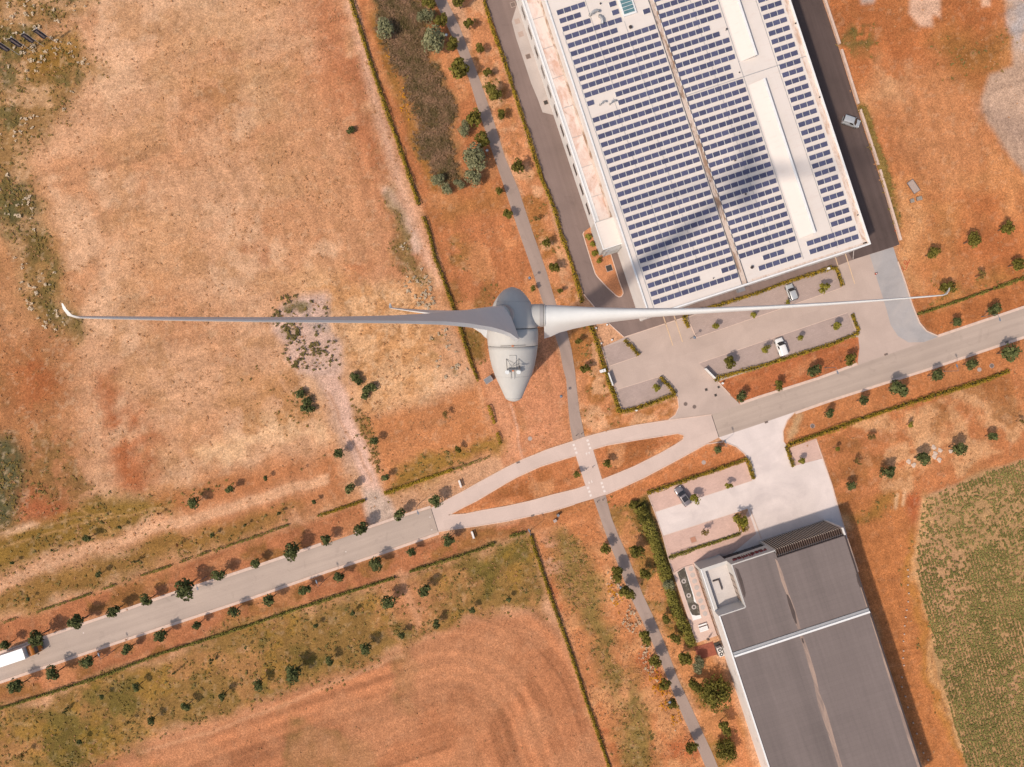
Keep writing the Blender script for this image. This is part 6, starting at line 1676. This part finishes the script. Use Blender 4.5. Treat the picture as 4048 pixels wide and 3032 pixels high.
# hedges: leaf-covered strips
def hedge(px, w, h, mat, label, dens=26, size=0.28, gap=0.0, seed=1, group=None):
    q = PX(px); rng = np.random.default_rng(seed)
    segs = [(np.array(a), np.array(b)) for a, b in zip(q[:-1], q[1:])]
    lens = np.array([np.linalg.norm(b - a) for a, b in segs]); tot = lens.sum(); cum = np.concatenate([[0], np.cumsum(lens)])
    n = int(tot * dens)
    ph = rng.uniform(0, 100)
    def shape(r):
        while True:
            s = r.uniform(0, tot)
            k = vnoise(np.array([s / 2.2 + ph]), np.array([seed * 1.7]), 5)[0]
            if k > gap * 0.85: break
        i = min(int(np.searchsorted(cum, s, 'right') - 1), len(segs) - 1)
        a, b = segs[i]; d = (b - a) / lens[i]
        p = a + d * (s - cum[i]); nn = np.array([-d[1], d[0]])
        k2 = 0.65 + 0.7 * k
        y = r.uniform(-1, 1)
        ww = w / 2 * k2
        z = h * k2 * (1 - 0.45 * abs(y) ** 2.2) * (r.uniform(0.35, 1.0) ** 0.5)
        p = p + nn * y * ww
        return (p[0], p[1], max(0.05, z)), (nn[0] * y * 0.8, nn[1] * y * 0.8, 0.7)
    v, f = leaf_cloud(rng, n, size, shape, 0.55)
    me = bpy.data.meshes.new('hedge'); me.from_pydata(v, [], f); me.materials.append(mat); me.update()
    o = bpy.data.objects.new('hedge', me); COL.objects.link(o)
    tag(o, label, 'hedge', group)
    # woody core so that the hedge is not see-through
    core = MB(); cs = offset_line(q, w * 0.20)
    if gap < 0.3:
        core.prism(cs, -0.1, h * 0.5)
        core.build('core', M['core'], o)
M['core'] = plain('hedge_wood', C(66, 58, 26), 0.95, 0.2, 2.0)
hedge([(1376, -40), (1398, 35), (1430, 136), (1475, 281), (1530, 444), (1570, 557), (1607, 665), (1634, 747), (1656, 813)], 1.0, 1.15, M['hedge'], 'long straight yellow-green hedge running down from the top, between the pale field and the reeds', 46, seed=1)
hedge([(1675, 859), (1699, 927), (1720, 1022), (1751, 1099), (1779, 1180), (1792, 1216), (1819, 1293), (1837, 1357), (1860, 1429), (1887, 1500)], 0.95, 1.1, M['hedge'], 'gappy yellow-green hedge continuing down past the turbine nacelle', 38, gap=0.28, seed=2)
hedge([(1887, 1504), (1933, 1604), (1964, 1704), (1987, 1785)], 0.7, 0.95, M['hedge'], 'thin broken hedge below the turbine tail, down to the upper twin lane', 22, gap=0.4, seed=3)
hedge([(1903, -40), (1914, 9), (1946, 118), (1973, 190), (2000, 267), (2023, 340), (2054, 435), (2081, 521), (2109, 611), (2140, 706), (2154, 742), (2163, 759), (2195, 841), (2217, 931), (2253, 1026), (2281, 1121), (2301, 1198)], 1.0, 1.1, M['hedge'], 'long yellow-green hedge bordering the asphalt yard of the warehouse', 42, seed=4)
hedge([(2330, 1275), (2358, 1352), (2376, 1420), (2398, 1483), (2403, 1509), (2426, 1559), (2446, 1629), (2498, 1620), (2588, 1588), (2668, 1560)], 1.15, 1.15, M['hedge'], 'L-shaped yellow hedge round the left parking bays', 46, seed=5)
hedge([(2668, 1558), (2640, 1524), (2608, 1490)], 1.0, 1.1, M['hedge'], 'short slanting yellow hedge closing the left parking bays at the drive', 46, seed=6)
hedge([(2466, 1345), (2498, 1374), (2524, 1405)], 0.95, 1.1, M['hedge'], 'short slanting hedge at the upper side of the left parking bays', 44, seed=7)
hedge([(2826, 1508), (2833, 1494), (3000, 1450), (3142, 1405), (3280, 1362), (3384, 1320), (3391, 1308), (3365, 1243)], 0.95, 1.0, M['hedge'], 'hedge along the lower edge of the warehouse car park, turning up at its right end', 42, seed=8)
hedge([(2720, 1296), (2700, 1252), (2720, 1236), (2824, 1212), (3000, 1157), (3095, 1120), (3190, 1091), (3284, 1060), (3304, 1064), (3327, 1131)], 0.95, 1.0, M['hedge'], 'hedge along the upper edge of the warehouse car park, with both ends turned down', 42, seed=9)
hedge([(3110, 1766), (3118, 1757), (3284, 1699), (3426, 1647), (3569, 1602), (3711, 1557), (3900, 1500), (3981, 1466)], 1.15, 1.15, M['hedge'], 'long yellow hedge in the lower right, below the road', 44, seed=10)
hedge([(3106, 1766), (3120, 1808), (3134, 1842)], 0.9, 1.0, M['hedge'], 'short hedge stub beside the small pink bay at the forecourt', 44, seed=11)
hedge([(2557, 1949), (2679, 1907), (2815, 1862), (2951, 1813), (2976, 1892)], 1.0, 1.05, M['hedge'], 'hedge along the upper edge of the pink bays, turned down at the forecourt', 44, seed=12)
hedge([(2522, 2000), (2560, 2066), (2588, 2156), (2620, 2250), (2660, 2386), (2700, 2476), (2735, 2548)], 2.6, 1.9, M['hedge_green'], 'tall broad green hedge on the left side of the hall forecourt and garden', 110, 0.36, seed=13)
hedge([(2642, 2204), (2741, 2168), (2838, 2138), (2925, 2108)], 1.0, 0.9, M['hedge_green'], 'low green hedge between the pink bays and the hall footpath', 44, seed=14)
hedge([(2905, 2035), (2932, 2070), (2940, 2100)], 1.9, 0.7, M['hedge'], 'planted bed of low shrubs beside the footpath at the forecourt', 70, seed=15)
hedge([(-60, 2820), (0, 2800), (181, 2743), (407, 2671), (634, 2583), (860, 2513), (1000, 2466), (1181, 2404), (1362, 2345), (1561, 2282)], 0.8, 1.0, M['hedge_green'], 'low hedge with a dark shadow line below the road, running the left half', 34, seed=16)
hedge([(1620, 2258), (1815, 2197), (1896, 2170), (1955, 2147)], 0.75, 0.95, M['hedge_green'], 'shorter piece of low hedge below the road, right of the meadow path', 34, seed=17)
hedge([(2014, 2120), (2050, 2110), (2077, 2103)], 0.8, 0.9, M['hedge_green'], 'very short piece of low hedge left of the hedge-corner lamp', 36, seed=18)
hedge([(2098, 2112), (2113, 2170), (2140, 2246), (2181, 2372), (2217, 2472), (2254, 2576), (2290, 2685), (2317, 2771), (2358, 2884), (2394, 2992), (2420, 3070)], 0.9, 1.1, M['hedge'], 'long hedge at the right edge of the stubble field, running off the bottom', 44, seed=19)
hedge([(18, 2458), (204, 2399), (389, 2336), (534, 2282), (643, 2247), (770, 2199), (1000, 2125), (1113, 2084), (1272, 2034)], 0.5, 0.6, M['hedge_green'], 'thin sparse hedge above the road verge at left', 18, gap=0.45, seed=20)
hedge([(1272, 2034), (1360, 2005), (1444, 1976)], 0.8, 0.9, M['hedge'], 'short full hedge left of the dirt road mouth', 44, seed=21)
hedge([(1521, 1950), (1679, 1894), (1792, 1855)], 0.85, 0.95, M['hedge'], 'short yellow-green hedge right of the dirt road mouth', 44, seed=22)
hedge([(1792, 1855), (1880, 1825), (1973, 1790)], 0.6, 0.6, M['hedge_green'], 'faint low hedge fading towards the thin broken hedge', 16, gap=0.45, seed=23)
hedge([(3625, 1243), (3758, 1200), (3948, 1134), (4070, 1090)], 0.85, 0.9, M['hedge_green'], 'low green hedge crossing the dry field at the right edge', 34, gap=0.2, seed=24)

# shrubs against the end of the wing
row([(2330, 935, 36), (2340, 965, 34), (2352, 1000, 34), (2368, 1030, 28)], 'lime', 'low flowering shrub under the white end wall on the soil island, %s from the top', 'shrubs on the soil island', bush=True)

# uncountable plants
def scatter(name, mat, n, size, picker, seed, height, leaves=5, flat=0.5, thin=0.55):
    rng = np.random.default_rng(seed); v, f = [], []
    cnt = 0; tries = 0
    while cnt < n and tries < n * 60:
        tries += 1
        q = picker(rng)
        if q is None: continue
        x, y = q; cnt += 1
        sc = rng.uniform(0.5, 1.5)
        for k in range(leaves):
            a = rng.uniform(0, 6.283); t_ = rng.uniform(0.15, 1.0) * size * sc * 0.5
            px_, py_ = x + math.cos(a) * t_, y + math.sin(a) * t_
            z = rng.uniform(0.05, height) * sc
            s = size * sc * rng.uniform(0.35, 0.7) * 0.6
            b = a + rng.normal(0, 0.5)
            dx, dy = math.cos(b) * s, math.sin(b) * s
            nx_, ny_ = -dy * thin, dx * thin
            up = s * rng.uniform(-flat, flat)
            i = len(v)
            v += [(px_ - dx, py_ - dy, z - up * 0.6), (px_ + nx_, py_ + ny_, z + 0.05), (px_ + dx, py_ + dy, z + up), (px_ - nx_, py_ - ny_, z + 0.02)]
            f.append((i, i + 1, i + 2, i + 3))
    me = bpy.data.meshes.new(name); me.from_pydata(v, [], f); me.materials.append(mat); me.update()
    o = bpy.data.objects.new(name, me); COL.objects.link(o); o['kind'] = 'stuff'
    return o
PAVED = [NL_N + SL_S[::-1], NEDGE_W + SEDGE_W[::-1], NEDGE_E + SEDGE_E[::-1], CP[0] + CP[1][::-1], CQ[0] + CQ[1][::-1],
         [(1900, -160), (1985, 190), (2154, 706), (2301, 1198), (2450, 1640), (2813, 1650), (3720, 1340), (3556, 966), (3180, -160)],
         [(2556, 1950), (2990, 1680), (3142, 1628), (3100, 1750), (3252, 1812), (3400, 2200), (3700, 3200), (3000, 3200), (2830, 2520), (2660, 2264)]]
PAVED = [[tuple(P(x, y)[:2]) for x, y in p] for p in PAVED]
islands_ = [[tuple(P(x, y)[:2]) for x, y in p] for p in ([(1790, 2030), (1883, 1985), (2000, 1915), (2274, 1806), (2310, 1918), (2000, 1998)], [(2348, 1780), (2679, 1717), (2665, 1756), (2507, 1840), (2384, 1890)])]
pm = np.zeros(GX.shape, bool)
for p in PAVED: pm |= sdist(p, GX, GY) < 0.4
for p in islands_: pm &= ~(sdist(p, GX, GY) < -0.3)
free = ~pm
def pick_by(arr, x0=-122, x1=122, y0=-92, y1=92, power=1.0):
    a = (arr * free)
    def f(rng):
        x, y = rng.uniform(x0, x1), rng.uniform(y0, y1)
        i = int(np.searchsorted(gy, y)); j = int(np.searchsorted(gx, x))
        if rng.random() < a[i, j] ** power: return x, y
        return None
    return f
gn = np.clip(green, 0, 1)
clump = sst(0.5, 0.64, fbm(GX, GY, 4.0, 301, 4))
scatter('weeds', M['weed'], 4200, 0.5, pick_by(gn * (0.4 + 0.6 * clump)), 1, 0.14, 5, 0.3)
scatter('weeds', M['weed_dark'], 800, 0.5, pick_by(gn * clump), 2, 0.2, 6, 0.3)
scatter('dry_grass', M['straw'], 5000, 0.4, pick_by(np.clip(tuft, 0, 1) * sst(0.46, 0.62, fbm(GX, GY, 3.0, 305, 4))), 3, 0.1, 4, 0.3)
def in_poly_mask(px):
    return (sdist([tuple(P(x, y)[:2]) for x, y in px], WX2, WY2) < 0).astype(float)
def pxrange(px):
    q = PX(px); xs = [p[0] for p in q]; ys = [p[1] for p in q]
    return dict(x0=min(xs), x1=max(xs), y0=min(ys), y1=max(ys))
scatter('reeds', M['reed'], 5200, 0.85, pick_by(1 - sst(-3.0, 0.6, sdist([tuple(P(x, y)[:2]) for x, y in REED], WX, WY)), **pxrange(REED)), 4, 0.4, 6, 0.7, 0.22)
scatter('tall_grass', M['straw'], 1500, 0.5, pick_by(in_poly_mask(MR) * (0.2 + 0.8 * sst(0.42, 0.6, fbm(GX, GY, 5, 311, 4))), **pxrange(MR)), 5, 0.14, 4, 0.3, 0.28)
ul = in_poly_mask(ULG) * sst(0.5, 0.62, fbm(GX, GY, 5, 312, 4))
scatter('seedheads', M['seedhead'], 260, 0.6, pick_by(ul, **pxrange(ULG)), 6, 0.3, 8, 0.3)
MW = [(1560, 900), (1660, 1000), (1740, 1200), (1800, 1330), (1860, 1460), (1760, 1500), (1640, 1200), (1560, 1020)]
scatter('seedheads', M['seedhead'], 90, 0.6, pick_by(in_poly_mask(MW) * clump, **pxrange(MW)), 7, 0.3, 8, 0.3)
FL = [(2400, 2250), (2470, 2300), (2560, 2500), (2600, 2640), (2680, 2800), (2720, 2900), (2660, 2900), (2560, 2680), (2480, 2480), (2400, 2330)]
scatter('seedheads', M['seedhead'], 150, 0.4, pick_by(in_poly_mask(FL) * sst(0.5, 0.6, fbm(GX, GY, 4, 313, 3)), **pxrange(FL)), 8, 0.5, 8)
scatter('wild_flowers', M['flower'], 130, 0.42, pick_by(in_poly_mask(FL) * sst(0.55, 0.62, fbm(GX, GY, 4, 314, 3)), **pxrange(FL)), 9, 0.6, 6)
FB = [(1520, 200), (1560, 200), (1620, 420), (1650, 520), (1610, 520)]
scatter('wild_flowers', M['flower'], 26, 0.42, pick_by(in_poly_mask(FB) * sst(0.5, 0.58, fbm(GX, GY, 3, 315, 3)), **pxrange(FB)), 10, 0.6, 6)
GRV = [(1060, 1190), (1130, 1160), (1230, 1160), (1290, 1210), (1300, 1320), (1350, 1400), (1340, 1460), (1290, 1470), (1180, 1480), (1120, 1420), (1072, 1315)]
scatter('weeds', M['weed_dark'], 150, 0.62, pick_by(in_poly_mask(GRV) * (0.12 + sst(0.5, 0.6, fbm(GX, GY, 2.6, 316, 4))), **pxrange(GRV)), 11, 0.4, 9)
DL = [(1380, 1560), (1470, 1640), (1520, 1900), (1490, 1860), (1450, 1740)]
scatter('weeds', M['weed'], 90, 0.55, pick_by(in_poly_mask(DL), **pxrange(DL)), 12, 0.2, 6, 0.3)
EW = [(3398, 403), (3425, 425), (3464, 545), (3502, 640), (3530, 760), (3493, 739), (3455, 592)]
scatter('weeds', M['weed'], 420, 0.6, pick_by(in_poly_mask(EW), **pxrange(EW)), 13, 0.4, 7)
# the crop: plants in drilled rows
def crop():
    rng = np.random.default_rng(21); v, f = [], []
    sl, m = CROP_M
    poly = [tuple(P(x, y)[:2]) for x, y in CROP]
    ca, sa = math.cos(BA - R(1)), math.sin(BA - R(1))
    o = P(3640, 2250)
    bare = sst(0.56, 0.68, fbm(GX, GY, 14, 331, 4))
    inside = sdist(poly, GX, GY) < -0.4
    stony = fbm(GX, GY, 3.5, 333, 3)
    for r in range(-12, 70):
        u = r * 0.72
        s = -82.0
        while s < 48:
            s += rng.uniform(0.32, 0.5)
            wob = 0.12 * math.sin(s * 0.13 + r * 0.4)
            x = o.x + (u + wob) * ca - s * sa; y = o.y + (u + wob) * sa + s * ca
            if not (-10 < x < 128 and -96 < y < 4): continue
            i = int(np.searchsorted(gy, y)); j = int(np.searchsorted(gx, x))
            if not inside[i, j]: continue
            if rng.random() < 0.05 + 0.52 * bare[i, j] * (1.0 if y > -60 else 0.5) + (0.3 if stony[i, j] > 0.64 else 0): continue
            sc = rng.uniform(0.7, 1.25)
            for k in range(5):
                a = rng.uniform(0, 6.283); t_ = rng.uniform(0.05, 0.24) * sc
                L = rng.uniform(0.20, 0.34) * sc
                cx_, cy_ = x + math.cos(a) * t_, y + math.sin(a) * t_
                dx, dy = math.cos(a) * L, math.sin(a) * L
                z = rng.uniform(0.08, 0.24) * sc
                n_ = len(v)
                v += [(cx_ - dx * 0.4, cy_ - dy * 0.4, z - 0.05), (cx_ - dy * 0.5, cy_ + dx * 0.5, z + 0.04), (cx_ + dx, cy_ + dy, z - 0.03), (cx_ + dy * 0.5, cy_ - dx * 0.5, z + 0.03)]
                f.append((n_, n_ + 1, n_ + 2, n_ + 3))
    me = bpy.data.meshes.new('crop_plants'); me.from_pydata(v, [], f); me.materials.append(M['crop']); me.update()
    ob = bpy.data.objects.new('crop_plants', me); COL.objects.link(ob); ob['kind'] = 'stuff'
crop()
